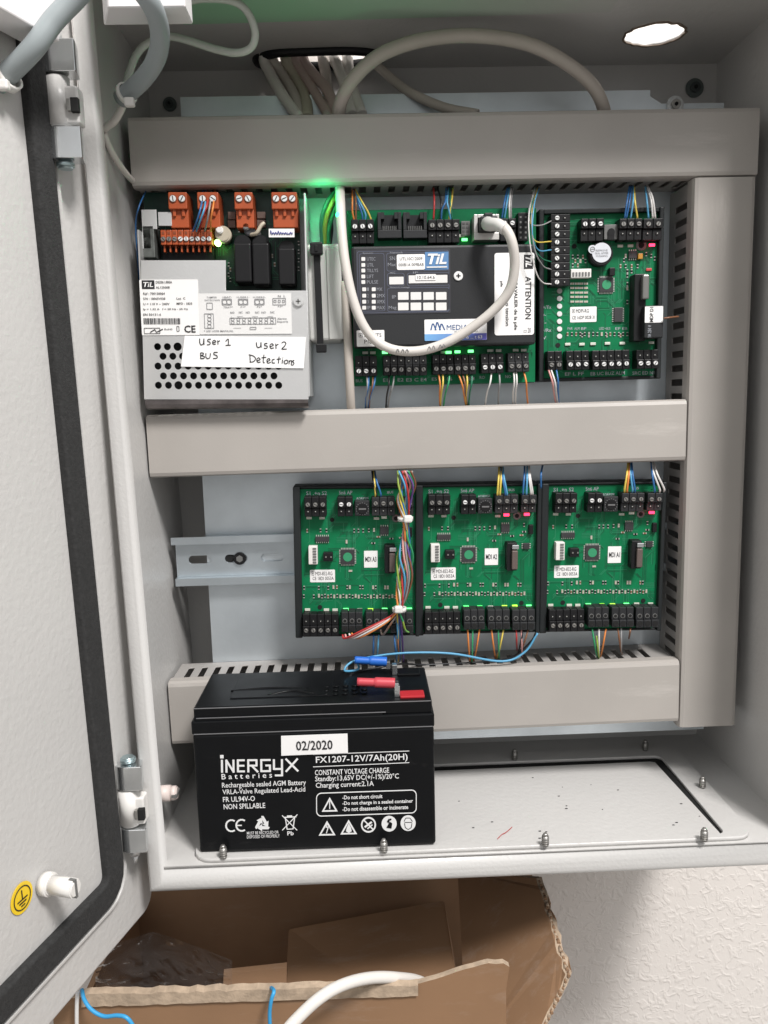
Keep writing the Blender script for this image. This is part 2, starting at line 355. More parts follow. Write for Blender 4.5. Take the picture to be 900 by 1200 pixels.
# mounting plate
pz1, pz0 = PY(400, 111, -.003).z, PY(650, 861, -.003).z
px0, px1 = -.1137, PY(762, 105, -.003).x
b = BM(); add_plate(b, [(px0, pz0), (.262, pz0), (.262, pz1-.009), (px1+.008, pz1-.009), (px1, pz1-.004), (px1, pz1), (px0, pz1)], [], .0024, Matrix.Translation((0, -.0018, 0)) @ XZ)
mp_ = part('mounting_plate', b, zinc, cab, True)
b = BM()
for x in (px0+.01, .25):
    for z in (pz0+.02, pz1-.03): add_cyl(b, (x, .022, z), 'y', .006, .042, 12)
part('standoff', b, steel, mp_, True)
def disc_screw(c, r, mats_, name):
    b = BM(); add_cyl(b, c, 'y', r, .002, 24, mi=0, bev=.0006); add_cyl(b, c+Vector((0, -.0015, 0)), 'y', r*.55, .002, 18, mi=1); add_cyl(b, c+Vector((0, -.0028, 0)), 'y', r*.22, .001, 6, mi=2)
    return part(name, b, mats_, cab, True)
rubber = mat('grey_rubber', (.10, .12, .115), .6)
disc_screw(PY(814, 103, YB-.001), .0068, [rubber, mat('rubber_dark', (.05, .06, .06), .6), hole_m], 'wall_fixing')
disc_screw(PY(199, 122, YB-.001), .0050, [rubber, MATS['rubber_dark'], hole_m], 'wall_fixing')
disc_screw(PY(791, 123, -.004), .006, [chrome, scr_d, hole_m], 'plate_bolt')
b = BM(); p = PX(193, 930, XL+.001); q = PX(205, 930, XL+.012)
c0 = PX(183, 930, XL+.0050)
add_cyl(b, c0+Vector((.005, 0, 0)), 'x', .0052, .010, 18, bev=.0006); add_cyl(b, c0+Vector((.0115, 0, 0)), 'x', .0046, .005, 18, bev=.0008)
add_box(b, c0.x+.011, c0.x+.0146, c0.y-.0052, c0.y+.0052, c0.z-.0009, c0.z+.0009, mi=1)
part('earth_stud', b, [mat('pinkish_plastic', (.72, .62, .58), .45), greyic], cab, True)

# ------------------------------------------------------------------ door (hinged left, swung past 90 degrees)
DA = R(252.5); DT = R(1.8)
Dm = Matrix((( math.cos(DA), -math.sin(DA), 0), (math.sin(DA), math.cos(DA), 0), (0, 0, 1))).to_4x4()   # local x = along door, y = normal
H = Vector((-.1525, -.1265, 0))
# local frame: x along the door away from the hinge, y = inwards normal (towards the camera side), z up
dx = Vector((math.cos(DA), math.sin(DA), 0)); dn = Vector((-dx.y, dx.x, 0))
DM = Matrix.Translation(H) @ Matrix(((dx.x, dn.x, 0, 0), (dx.y, dn.y, 0, 0), (0, 0, 1, 0), (0, 0, 0, 1))) @ Matrix.Rotation(DT, 4, 'Y')
DMi = DM.inverted()
def PD(u, v, off=0.0):
    """photo pixel -> door coordinates (s, z) on the plane off in front of the door sheet"""
    N = dn; d = ray(u, v); t = ((H+N*off-CAM).dot(N))/d.dot(N); q = DMi @ (CAM+d*t); return q
def dpart(name, b, mats, parent, **k):
    b.transform(DM); return part(name, b, mats, parent, world=True, **k)
DXZ = XZ
s0 = -.0205
door = dpart('door', add_plate(BM(), rrect(s0+.002, .36, -.3283, .262, .010), [], .0115, Matrix.Translation((0, -.0082, 0)) @ XZ, bevel=.0022), paint, cab)
def to_door(b, flip=False): return b
gx0, gx1, gz0, gz1 = .0136, .0288, -.2968, -.2818
dpart('door_gasket', add_plate(BM(), rrect(gx0+.0015, .335, gz0+.0015, .24, .016), [rrect(gx1-.0015, .315, gz1-.0015, .222, .006)], .003, Matrix.Translation((0, .0015, 0)) @ XZ, bevel=.0018), foam, door)
dpart('gasket_lip', add_plate(BM(), rrect(.0082, .339, -.3022, .245, .018), [rrect(.0096, .3376, -.3008, .2436, .0166)], .0028, Matrix.Translation((0, .0010, 0)) @ XZ), paint, door)
q = PD(50, 1035)
b = BM(); add_cyl(b, Vector((q.x, .003, q.z)), 'y', .0062, .006, 20, bev=.0008); add_cyl(b, Vector((q.x, .0125, q.z)), 'y', .0050, .016, 8, bev=.0008)
add_box(b, q.x-.0008, q.x+.0008, .017, .0208, q.z-.0052, q.z+.0052, mi=1)
dpart('earth_stud', b, [whitep, greyic], door)
q = PD(25, 1052)
b = BM(); add_plate(b, circ(q.x, q.z, .0080, 32), [], .0003, Matrix.Translation((0, .0003, 0)) @ XZ)
stk = dpart('earth_sticker', b, yellow, door)
b = BM(); add_plate(b, circ(q.x, q.z, .0062, 32), [circ(q.x, q.z, .0057, 32)], .0002, Matrix.Translation((0, .0007, 0)) @ XZ)
for i, (hw, zz) in enumerate(((.0037, -.0008), (.0026, -.0024), (.0014, -.0040))): add_box(b, q.x-hw, q.x+hw, .0006, .0008, q.z+zz-.0003, q.z+zz+.0003)
add_box(b, q.x-.0003, q.x+.0003, .0006, .0008, q.z-.0008, q.z+.0042)
dpart('earth_symbol', b, ink, stk)
# hinges
def hinge(cx, cy, zt, zb, flip, xr_):
    """flat brackets rolled round the pin at both ends, painted knuckle between"""
    L = zt-zb; za, zc = zt-L*.27, zb+L*.27
    b = BM(); add_cyl(b, Vector((cx, cy, (za+zc)/2)), 'z', .0062, za-zc-.0016, 28, bev=.0006)
    add_box(b, cx, xr_-.0004, cy-.0040, cy+.006, zc+.002, za-.006, .0012, seg=3)
    kn = part('hinge', b, whitep if flip else paint, cab, True)
    b = BM(); mz = (za+zc)/2-.003; add_box(b, xr_-.0038, xr_+.0002, cy-.0070, cy-.0035, mz-.0035, mz+.0035, .0003); add_box(b, xr_-.0058, xr_-.0036, cy-.0068, cy-.0035, mz-.0028, mz+.0030, .0003, mi=1); part('hinge_notch', b, [hole_m, scr_d], kn, True)
    for a, c in ((zt, za), (zc, zb)):
        b = BM(); prof = [(cx+.0066*math.cos(R(q)), cy+.0066*math.sin(R(q))) for q in range(270, 89, -15)]+[(xr_-.002, cy+.0066), (xr_, cy-.0040), (xr_, cy-.0066)]
        add_prism(b, prof, c, a, 'xy', bev=.0003); part('hinge_bracket', b, chrome, kn, True)
    b = BM(); s = -1 if flip else 1; ze = zb if flip else zt
    add_cyl(b, Vector((cx+.001, cy, ze+s*.0025)), 'z', .0030, .005, 16, bev=.0003)
    if s > 0: add_cyl(b, Vector((cx+.001, cy, ze+.0078)), 'z', .0024, .0060, 16, r2=.0005)
    else: add_cyl(b, Vector((cx+.001, cy, ze-.0078)), 'z', .0005, .0060, 16, r2=.0024)
    part('hinge_pin', b, steel, kn, True)
    b = BM(); add_cyl(b, Vector((cx+.001, cy, (zt if flip else zb)-s*.002)), 'z', .0046, .004, 20, bev=.001); part('hinge_bolt', b, mat('blue_zinc', (.42, .52, .54), .3, metal=.8), kn, True)
q = PD(69, 120, .0068); c = DM @ Vector((q.x, .0068, q.z)); hinge(c.x, c.y, PY(68, 51, c.y).z, PY(79, 189, c.y).z, False, PY(87.5, 68, c.y-.006).x)
q = PD(152, 943, .0068); c = DM @ Vector((q.x, .0068, q.z)); hinge(c.x, c.y, PY(148, 894, c.y).z, PY(156, 993, c.y).z, True, PY(168, 940, c.y-.006).x)

# ================================================================== WIRING DUCTS
DF, DB = -.0466, -.0034
def duct(label, L0, L1, w0, w1, vert=False, tilt=0.0, group='slotted grey wiring ducts', slot0=.0, capm=None):
    """horizontal: L = x range, w = z range; vertical: L = z range, w = x range"""
    cx, cz = (L0+L1)/2, (w0+w1)/2
    if vert: M0 = Matrix.Translation((cz, DB, cx)) @ Matrix.Rotation(R(-90), 4, 'Y')
    else: M0 = Matrix.Translation((cx, DB, cz)) @ Matrix.Rotation(-tilt, 4, 'Y')
    hl, hw = (L1-L0)/2, (w1-w0)/2
    d = DF-DB
    t = thing('wiring_duct', label, 'wiring duct', M0, group)
    e = .0008
    b = BM(); add_box(b, -hl+.001, hl-.001, 0, -.0014, -hw+e+.0013, hw-e-.0013)
    part('duct_base', b, duct_in, t)
    n = int((2*hl-.012)/.0098)
    for s in (-1, 1):
        sl = []
        for k in range(n):
            x = -hl+.008+k*.0098+slot0
            sl.append(rrect(x, x+.0046, .0095, -d-.0065, .0008, 1))
        MM = Matrix.Translation((0, 0, s*(hw-e-.0006))) @ Matrix(((1, 0, 0, 0), (0, -1, 0, 0), (0, 0, 1, 0), (0, 0, 0, 1)))
        b = BM(); add_plate(b, [(-hl+.001, .0002), (hl-.001, .0002), (hl-.001, -d-.0016), (-hl+.001, -d-.0016)], sl, .0012, MM)
        part('slotted_wall', b, duct_in, t)
    c, th = .0032, .0013
    oy, iy = d, d+th
    prof = [(oy+.0105, -hw), (oy+c, -hw), (oy+.0008, -hw+.0010), (oy, -hw+c), (oy, hw-c), (oy+.0008, hw-.0010), (oy+c, hw), (oy+.0105, hw), (oy+.0105, hw-e*.7), (oy+c, hw-e*.7), (iy, hw-c), (iy, -hw+c), (oy+c, -hw+e*.7), (oy+.0105, -hw+e*.7)]
    b = BM(); add_prism(b, prof, -hl, hl, 'yz'); part('duct_cover', b, capm or duct_m, t)
    return t
xL, xRr = .2246, .2665
duct('top grey slotted wiring duct running under the cable slot above the power supply', -.1392, xRr, .1339, .1769, tilt=0.0)
duct('middle grey wiring duct running between the two rows of circuit boards', -.1404, xL-.0006, -.0525, -.0105, tilt=.0033)
duct('bottom grey slotted wiring duct partly hidden behind the black battery', -.1374, xL-.0006, -.2415, -.1955, tilt=.008)
duct('tall upright grey wiring duct along the right side of the cabinet', -.2440, .1334, xL, xRr, vert=True)

# ================================================================== MODULES: helpers in a board frame (x right, y into the wall, z up)
class Mod:
    def __init__(s, name, label, cat, tl, tr, Y, group=None):
        p, q = PY(*tl, Y), PY(*tr, Y); a = math.atan2(q.z-p.z, q.x-p.x)
        s.M = Matrix.Translation(p) @ Matrix.Rotation(-a, 4, 'Y'); s.Mi = s.M.inverted(); s.Y0 = Y
        s.root = thing(name, label, cat, s.M, group)
    def p(s, u, v, Y): return s.Mi @ PY(u, v, Y)
    def rect(s, u0, v0, u1, v1, Y):
        uc, vc = (u0+u1)/2, (v0+v1)/2; c = s.p(uc, vc, Y)
        wd = s.p(u1, vc, Y).x-s.p(u0, vc, Y).x; ht = s.p(uc, v0, Y).z-s.p(uc, v1, Y).z
        return c.x-wd/2, c.x+wd/2, c.z-ht/2, c.z+ht/2
    def y(s, Y): return Y-s.Y0
    def box(s, bm, r, Yf, Yb, bev=0, mi=0, Yr=None):
        x0, x1, z0, z1 = s.rect(*r, Yr if Yr is not None else Yf); add_box(bm, x0, x1, s.y(Yf), s.y(Yb), z0, z1, bev, mi); return x0, x1, z0, z1
    def part(s, name, r, Yf, Yb, m, bev=0, parent=None, label=None):
        b = BM(); s.box(b, r, Yf, Yb, bev); return part(name, b, m, parent or s.root, label=label)
    def text(s, body, r, Y, m, parent, bold=0, rot=0, name='printed_text', keep=False, shear=0, spacing=1.0):
        x0, x1, z0, z1 = s.rect(*r, Y); b = text_bm(body, x0, x1, z0, z1, s.y(Y)-.00022, bold, rot, shear, keep, spacing)
        return part(name, b, m, parent)
def screw_mesh(m_):
    b = BM(); add_cyl(b, (0, 0, 0), 'y', .00145, .0010, 14, bev=.00015); add_box(b, -.0012, .0012, -.00056, -.0004, -.00022, .00022, mi=1)
    return meshof(b, [m_, hole_m], 'screw')
SCW, SCD = screw_mesh(scr_w), screw_mesh(scr_d)
def res_mesh(w_, h_, m_):
    b = BM(); add_box(b, -w_/2, w_/2, -.0005, 0, -h_*.28, h_*.28, mi=0)
    add_box(b, -w_/2, w_/2, -.00055, 0, h_*.28, h_*.5, mi=1); add_box(b, -w_/2, w_/2, -.00055, 0, -h_*.5, -h_*.28, mi=1)
    return meshof(b, [m_, mat('solder', (.60, .60, .57), .35, metal=.5)], 'resistor')
solder = mat('solder', (.60, .60, .57), .35, metal=.5)
RES_V = res_mesh(.0011, .0026, blk); RES_B = res_mesh(.0011, .0026, mat('brown_part', (.20, .10, .05), .5)); RES_L = res_mesh(.0013, .0026, beige)
def led_me():
    b = BM(); add_box(b, -.0019, .0019, -.0009, 0, -.0009, .0009, .0002); return meshof(b, led_o, 'led')
LED = led_me()
def pin_term(Mo, n, r, sv, hv, Yf, Yb, screw=None, skew=.0, ring=False, vertical=False, sx=None, name='terminal_block', bodym=None, step=True):
    """a row of n poles: body split by grooves, wire mouths and one screw part per pole"""
    x0, x1, z0, z1 = Mo.rect(*r, Yf); b = BM(); y0, y1 = Mo.y(Yf), Mo.y(Yb)
    if vertical:
        L = (z1-z0)/n
        xs = Mo.p(sv, (r[1]+r[3])/2, Yf).x; xh = Mo.p(hv, (r[1]+r[3])/2, Yf).x
    else:
        L = (x1-x0)/n
        zs = Mo.p((r[0]+r[2])/2, sv, Yf).z; zh = Mo.p((r[0]+r[2])/2, hv, Yf).z
    cs = []
    for k in range(n):
        if vertical:
            a, c = z1-(k+1)*L, z1-k*L; mid = (a+c)/2
            add_box(b, x0, x1, y0, y1, a+.00012, c-.00012, .0003)
            add_cyl(b, (xh, y0-.0001, mid), 'y', .0011, .0006, 12, mi=1); add_cyl(b, (xh, y0-.0004, mid), 'y', .00035, .0003, 8, mi=2); cs.append((xs, y0-.0004, mid))
            add_cyl(b, (xs, y0-.0001, mid), 'y', .0018, .0004, 14, mi=1)
        else:
            a, c = x0+k*L, x0+(k+1)*L; mid = (a+c)/2
            zb_ = (zs+zh)/2; up_ = zs > zh
            # two storeys: screw storey in front, mouth storey set back a little
            lo_, hi_ = (zb_, z1) if up_ else (z0, zb_)
            add_box(b, a+.00012, c-.00012, y0, y1, lo_+.0001, hi_, .0004)
            lo2, hi2 = (z0, zb_) if up_ else (zb_, z1)
            add_box(b, a+.00012, c-.00012, y0+(.0016 if step else .0003), y1, lo2, hi2-.0001, .0004)
            yy = y0+(.0016 if step else .0003)
            if ring:
                add_cyl(b, (mid, yy-.0002, zh), 'y', .0016, .0006, 14, mi=3); add_cyl(b, (mid, yy-.0004, zh), 'y', .0012, .0004, 14, mi=1)
                add_box(b, mid-.0011, mid+.0011, y0-.0002, y0+.0002, zs-.0011, zs+.0009, .0002, mi=1)
            else:
                add_cyl(b, (mid, yy-.0001, zh), 'y', .0012, .0005, 12, mi=1); add_cyl(b, (mid, yy-.0004, zh), 'y', .00035, .0003, 8, mi=2)
            add_cyl(b, (mid, y0-.0001, zs), 'y', .00185, .0004, 14, mi=1)
            cs.append((mid, y0-.0004, zs))
    if sx is not None: cs = [(Mo.p(u, sv, Yf).x, cs[0][1], zs) for u in sx]
    t = part(name, b, [bodym or blk, hole_m, solder, greyic], Mo.root)
    if not ring:
        for c in cs: inst('screw', SCW if screw == 'w' else SCD, t, c, (0, random.uniform(0, 3.1), 0))
    return t
def chip(Mo, r, Y, side='h', n=7, m_=None, dot=None, name='chip'):
    """an IC body with its rows of metal legs"""
    x0, x1, z0, z1 = Mo.rect(*r, Y); y = Mo.y(Y); b = BM(); add_box(b, x0, x1, y-.0016, y-.0002, z0, z1, .0002)
    l = .0011
    def legs_h():
        for k in range(n):
            x = x0+(k+.5)*(x1-x0)/n; add_box(b, x-.0003, x+.0003, y-.0005, y, z1, z1+l, mi=1); add_box(b, x-.0003, x+.0003, y-.0005, y, z0-l, z0, mi=1)
    def legs_v():
        for k in range(n):
            z = z0+(k+.5)*(z1-z0)/n; add_box(b, x1, x1+l, y-.0005, y, z-.0003, z+.0003, mi=1); add_box(b, x0-l, x0, y-.0005, y, z-.0003, z+.0003, mi=1)
    if side in 'hq': legs_h()
    if side in 'vq': legs_v()
    c = part(name, b, [m_ or chipb, solder], Mo.root)
    if dot:
        d = BM(); add_cyl(d, ((x0+x1)/2, y-.0017, (z0+z1)/2), 'y', (x1-x0)*.33, .0002, 20); part('round_sticker', d, mat('green_sticker', (.03, .26, .12), .5), c)
    return c
def traces(Mo, b, r, Y, n, mi=1, seed=1):
    """copper runs on the board face: short dog-legged strips"""
    g = random.Random(seed); x0, x1, z0, z1 = Mo.rect(*r, Y); y = Mo.y(Y)-.00012
    def strip(p, q, w_):
        d = Vector((q[0]-p[0], q[1]-p[1])); L = d.length
        if L < 1e-6: return
        d /= L; nn = Vector((-d.y, d.x))*w_/2
        vs = [b.verts.new((p[0]+s*nn.x, y, p[1]+s*nn.y)) for s in (1, -1)]+[b.verts.new((q[0]+s*nn.x, y, q[1]+s*nn.y)) for s in (-1, 1)]
        f = b.faces.new(vs); f.material_index = mi if g.random() < .55 else mi+1
    for k in range(n):
        x, z = g.uniform(x0, x1), g.uniform(z0, z1); yk = g.uniform(0, .00006); y = Mo.y(Y)-.00010-k*.0000012
        bundle = g.choice((1, 1, 2, 3, 4)); L1 = g.uniform(.004, .02); L2 = g.uniform(.002, .008); hor = g.random() < .45; sg = g.choice((-1, 1)); sg2 = g.choice((-1, 1))
        for j in range(bundle):
            o = j*.0011
            a = (x, z-o) if hor else (x+o, z)
            c = (a[0]+sg*L1, a[1]) if hor else (a[0], a[1]+sg*L1)
            e = (c[0]+sg*L2*.6, c[1]+sg2*L2*.6) if hor else (c[0]+sg2*L2*.6, c[1]+sg*L2*.6)
            cl = lambda p: (min(max(p[0], x0), x1), min(max(p[1], z0), z1))
            strip(cl(a), cl(c), .00035); strip(cl(c), cl(e), .00035)
def board(Mo, r, Yf, holes=(), n=60, seed=1, name='circuit_board'):
    b = BM(); x0, x1, z0, z1 = Mo.box(b, r, Yf, Yf+.0016); 
    traces(Mo, b, (r[0]+4, r[1]+6, r[2]-4, r[3]-6), Yf, n, seed=seed)
    for u, v, rr, kind in holes:
        c = Mo.p(u, v, Yf)
        if kind == 'hole': add_cyl(b, (c.x, Mo.y(Yf)-.0002, c.z), 'y', rr, .0003, 18, mi=3)
        else:
            add_cyl(b, (c.x, Mo.y(Yf)-.0004, c.z), 'y', rr, .0008, 20, mi=4); add_cyl(b, (c.x, Mo.y(Yf)-.0007, c.z), 'y', rr*.55, .0006, 18, mi=3)
    return part(name, b, [pcb, trace, tracedk, hole_m, greyic], Mo.root)
def leds(Mo, lst, Y, default=None):
    for u, v, m_ in lst:
        c = Mo.p(u, v, Y); inst('led', LED, Mo.root, (c.x, Mo.y(Y)-.0001, c.z), matl=m_ or led_o)
def resistors(Mo, lst, Y, rot=0):
    for u, v in lst:
        c = Mo.p(u, v, Y); me = random.choice((RES_V, RES_V, RES_V, RES_B, RES_L)); inst('resistor', me, Mo.root, (c.x, Mo.y(Y), c.z), (0, rot, 0))
def sticker(Mo, r, Y, lines=(), m_=None, name='label', round_=.0006, parent=None, tm=None, label=None, rot=0):
    x0, x1, z0, z1 = Mo.rect(*r, Y); y = Mo.y(Y); b = BM(); add_plate(b, rrect(x0, x1, z0, z1, round_, 3), [], .0002, Matrix.Translation((0, y-.0001, 0)) @ XZ)
    o = part(name, b, m_ or white, parent or Mo.root, label=label)
    for body, rr in lines: Mo.text(body, rr, Y-.0001, tm or ink, o, rot=rot)
    return o

# ================================================================== THREE INPUT BOARDS (lower row)
YT = -.0364
def sh(l, dx=0, dy=0): return [(u+dx, v+dy) for u, v in l]
def make_mdi():
    Mo = Mod('input_board', 'green input circuit board in a black tray, middle of the lower three', 'circuit board', (488, 569), (634, 567), YT, 'input boards on the lower rail')
    rt_ = Mo.root
    b = BM(); r = (488, 569, 634, 745)
    Mo.box(b, r, YT+.0062, YT+.022, .0008, Yr=YT)
    x0, x1, z0, z1 = Mo.rect(*r, YT)
    for a, c in ((x0, x0+.0050), (x1-.0030, x1)): add_box(b, a, c, 0, .0062, z0, z1, .0008)
    add_box(b, x0+.005, x1-.003, .003, .0062, z1-.0016, z1, .0005); add_box(b, x0+.005, x1-.003, .003, .0062, z0, z0+.0016, .0005)
    part('module_tray', b, tray_m, rt_)
    Yp = YT+.0045
    board(Mo, (495, 571.5, 629, 743), Yp, [(531.6, 606.6, .0016, 'hole'), (516, 708.6, .0016, 'hole'), (611, 706.4, .0016, 'hole'), (605.6, 604.4, .0027, 'ring')], 85, 4)
    Yt = YT-.006
    pin_term(Mo, 3, (502, 580, 528, 603.5), 589, 597.5, Yt, Yp, 'd')
    pin_term(Mo, 2, (540.5, 580, 558.5, 603), 588.5, 597, Yt, Yp, 'w')
    b = BM(); Mo.box(b, (560, 584, 577, 602), Yt+.003, Yp, .0005); c = Mo.p(568.8, 593.6, Yt+.003)
    sw = part('rotary_switch', b, blk2, rt_)
    b = BM(); add_cyl(b, (c.x, Mo.y(Yt+.003)-.0004, c.z), 'y', .0036, .0009, 20, bev=.0002)
    for k in range(16):
        a = 2*math.pi*k/16; add_box(b, c.x+.0042*math.cos(a)-.0003, c.x+.0042*math.cos(a)+.0003, Mo.y(Yt+.003)-.0002, Mo.y(Yt+.003), c.z+.0042*math.sin(a)-.0003, c.z+.0042*math.sin(a)+.0003, mi=1)
    add_box(b, c.x-.0025, c.x+.0025, Mo.y(Yt+.003)-.0010, Mo.y(Yt+.003)-.0008, c.z-.0005, c.z+.0005, mi=1)
    part('switch_dial', b, [blk, mat('dial_print', (.14, .14, .14), .5)], sw)
    pin_term(Mo, 3, (580.5, 580, 607.5, 602), 587, 596, Yt, Yp, 'd', bodym=blk2)
    pin_term(Mo, 2, (611, 580, 629, 601), 587, 595.5, Yt, Yp, 'd', bodym=blk2)
    for body, r in (('S1 .+n S2', (502, 573.5, 526, 578)), ('5n6 AP', (540, 572.5, 555.5, 577)), ('ADRESSE', (560, 580, 574.5, 583)), ('BUS', (596, 572.5, 603, 575.5))):
        Mo.text(body, r, Yp, grink, rt_, .01)
    chip(Mo, (512, 626, 528, 632), Yp, 'h', 7); chip(Mo, (587, 614, 597, 623), Yp, 'h', 4)
    chip(Mo, (541, 641, 557, 658), Yp, 'q', 9, dot=True); chip(Mo, (613, 636, 620, 643), Yp, 'v', 3)
    b = BM(); x0, x1, z0, z1 = Mo.box(b, (505, 638, 515.5, 659), Yp-.006, Yp, .0004)
    for k in range(6): z = z0+(k+.8)*(z1-z0)/6.6; add_box(b, x0+.003, x1-.0008, Mo.y(Yp)-.0064, Mo.y(Yp)-.0058, z-.0006, z+.0006, mi=1)
    part('socket', b, [whitep, greyic], rt_)
    b = BM(); Mo.box(b, (522, 645, 533, 655), Yp-.005, Yp, .0004); c = Mo.p(528, 650, Yp-.005)
    for dx_ in (-.0018, .0018): add_box(b, c.x+dx_-.0005, c.x+dx_+.0005, Mo.y(Yp)-.0058, Mo.y(Yp)-.005, c.z-.0005, c.z+.0005, mi=1)
    part('jumper', b, [blk, scr_d], rt_)
    b = BM(); Mo.box(b, (594, 636, 606, 669), Yp-.008, Yp, .0006); part('relay_socket', b, blk, rt_)
    b = BM(); Mo.box(b, (599.5, 645, 606.5, 667), Yp-.0105, Yp-.008, .0006, Yr=Yp-.009); Mo.box(b, (600, 638.5, 608, 643.5), Yp-.0100, Yp-.008, .0004, mi=1, Yr=Yp-.009)
    part('coin_cell_holder', b, [mat('brown_grey_part', (.13, .10, .09), .4, metal=.2), chrome], rt_)
    g = random.Random(5)
    resistors(Mo, [(498, 686), (515, 686), (526, 686)]+[(x, 685) for x in (532, 536, 548, 551, 563, 566, 578, 581, 592, 595, 607, 610)], Yp)
    resistors(Mo, [(497.5, 696), (509, 696)]+[(515+k*3.55, 695.2+(k % 2)*.8) for k in range(29)], Yp)
    resistors(Mo, [(502.5, 619.5), (518, 619), (525, 619), (557, 619), (562, 619), (567.5, 619), (574, 618.5), (580, 618), (614, 615), (548, 632)], Yp)
    resistors(Mo, [(585, 626), (600, 628), (611, 627), (579, 633.5), (552, 666), (614, 623)], Yp, R(90))
    b = BM(); Mo.box(b, (620, 615, 625, 626), Yp-.0025, Yp, .0003); part('capacitor', b, blk, rt_)
    for u in (505, 520, 583): leds(Mo, [(u, 604.5, led_o)], Yp)
    leds(Mo, [(501.5, 711.5, led_o), (523.5, 711.5, led_o), (533.5, 711.5, led_o), (546, 711, led_g), (562, 711, led_g), (574.5, 711, led_o), (591, 710.5, led_y), (603, 710, led_y), (619.5, 710, led_g)], Yp)
    leds(Mo, [(593.3, 603.2, led_r), (617.2, 602.6, led_r)], Yp-.0055)
    sticker(Mo, (505, 665, 534, 679.5), Yp, [('▣ MDI-832-RG', (507, 667, 531, 671.5)), ('CE 18DI 0053A', (508, 673, 532.5, 677))])
    pin_term(Mo, 5, (498, 717.5, 540, 743), 735.6, 725.6, Yt, Yp, 'd')
    for r_ in ((543.6, 715, 568.5, 738), (571.8, 715, 598, 738), (600.5, 715, 627.5, 738.5)):
        pin_term(Mo, 3, r_, 733.5, 725, Yt-.002, Yp, ring=True, bodym=blk2)
    return Mo
mdi = make_mdi()
def idlabel(root, body):
    x0, x1, z0, z1 = mdi.rect(568, 642.5, 583.6, 662, YT+.0045); y = mdi.y(YT+.0045)
    b = BM(); add_plate(b, rrect(x0, x1, z0, z1, .0002, 2), [], .0002, Matrix.Translation((0, y-.0002, 0)) @ XZ)
    o = part('name_label', b, white, root)
    part('printed_text', text_bm(body, x0+.0008, x1-.0008, z0+.0042, z1-.0042, y-.00045, .012), ink, o)
def mdi_copy(tl, tr, label):
    p, q = PY(*tl, YT), PY(*tr, YT); a = math.atan2(q.z-p.z, q.x-p.x)
    c = copy_tree(mdi.root); c.matrix_world = Matrix.Translation(p) @ Matrix.Rotation(-a, 4, 'Y'); c['label'] = label
    ORG[c] = Vector((0, 0, 0)); ROOT[c] = c; MW[c] = c.matrix_world.copy()
    return c
mdi_l = mdi_copy((343.5, 571), (489, 570), 'green input circuit board crossed by the colourful wire bundle, leftmost of the lower three')
mdi_r = mdi_copy((636, 567), (782, 565), 'green input circuit board beside the upright duct, rightmost of the lower three')
idlabel(mdi.root, 'MDI A2'); idlabel(mdi_l, 'MDI A3'); idlabel(mdi_r, 'MDI A1')
def relight(root, pat):
    L = [c for c in root.children if c.name.split('.')[0] == 'led']
    for c, m_ in zip(L, pat):
        if m_: c.material_slots[0].link = 'OBJECT'; c.material_slots[0].material = m_
O_, G_, Y_, R_ = led_o, led_g, led_y, led_r
relight(mdi_l, [O_, O_, O_, O_, O_, O_, G_, O_, Y_, G_, G_, G_, O_, R_])
relight(mdi_r, [O_, O_, O_, O_, O_, O_, G_, Y_, Y_, G_, O_, O_, O_, R_])

# ================================================================== DIN RAIL on the left of the lower row
def rail():
    a, c = PY(203, 631, -.0112), PY(206, 686, -.0112)
    zc = (a.z+c.z)/2; x0, x1 = (a.x+c.x)/2, PY(800, 640, -.0112).x
    t = thing('mounting_rail', 'zinc slotted mounting rail sticking out left of the lower circuit boards', 'rail', Vector((x0, -.004, zc)))
    b = BM(); sl = []; x = x0+.009
    while x < x1-.02: sl.append(rrect(x, x+.0165, zc-.0030, zc+.0030, .0029, 4)); x += .0265
    add_plate(b, [(x0, zc-.0125), (x1, zc-.0125), (x1, zc+.0125), (x0, zc+.0125)], sl, .001, Matrix.Translation((0, -.0046, 0)) @ XZ)
    for s in (1, -1):
        add_prism(b, [(-.0041, zc+s*.0126), (-.0041, zc+s*.0136), (-.0112, zc+s*.0136), (-.0112, zc+s*.0180), (-.0122, zc+s*.0180), (-.0122, zc+s*.0126)], x0-.0015*(s > 0), x1, 'yz')
    part('rail_profile', b, mat('rail_zinc', (.62, .68, .72), .33, metal=.85, noise=.15, nscale=40), t, True)
    c = Vector((x0+.0265+.020, -.006, zc))
    b = BM(); add_cyl(b, c, 'y', .0046, .0022, 20, bev=.0005); add_cyl(b, c+Vector((0, -.0010, 0)), 'y', .0026, .0012, 6, mi=1); part('rail_screw', b, [blk, greyic], t, True)
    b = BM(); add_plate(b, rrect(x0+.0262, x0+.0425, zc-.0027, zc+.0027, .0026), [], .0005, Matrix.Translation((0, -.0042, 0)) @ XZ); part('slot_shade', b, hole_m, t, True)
rail()

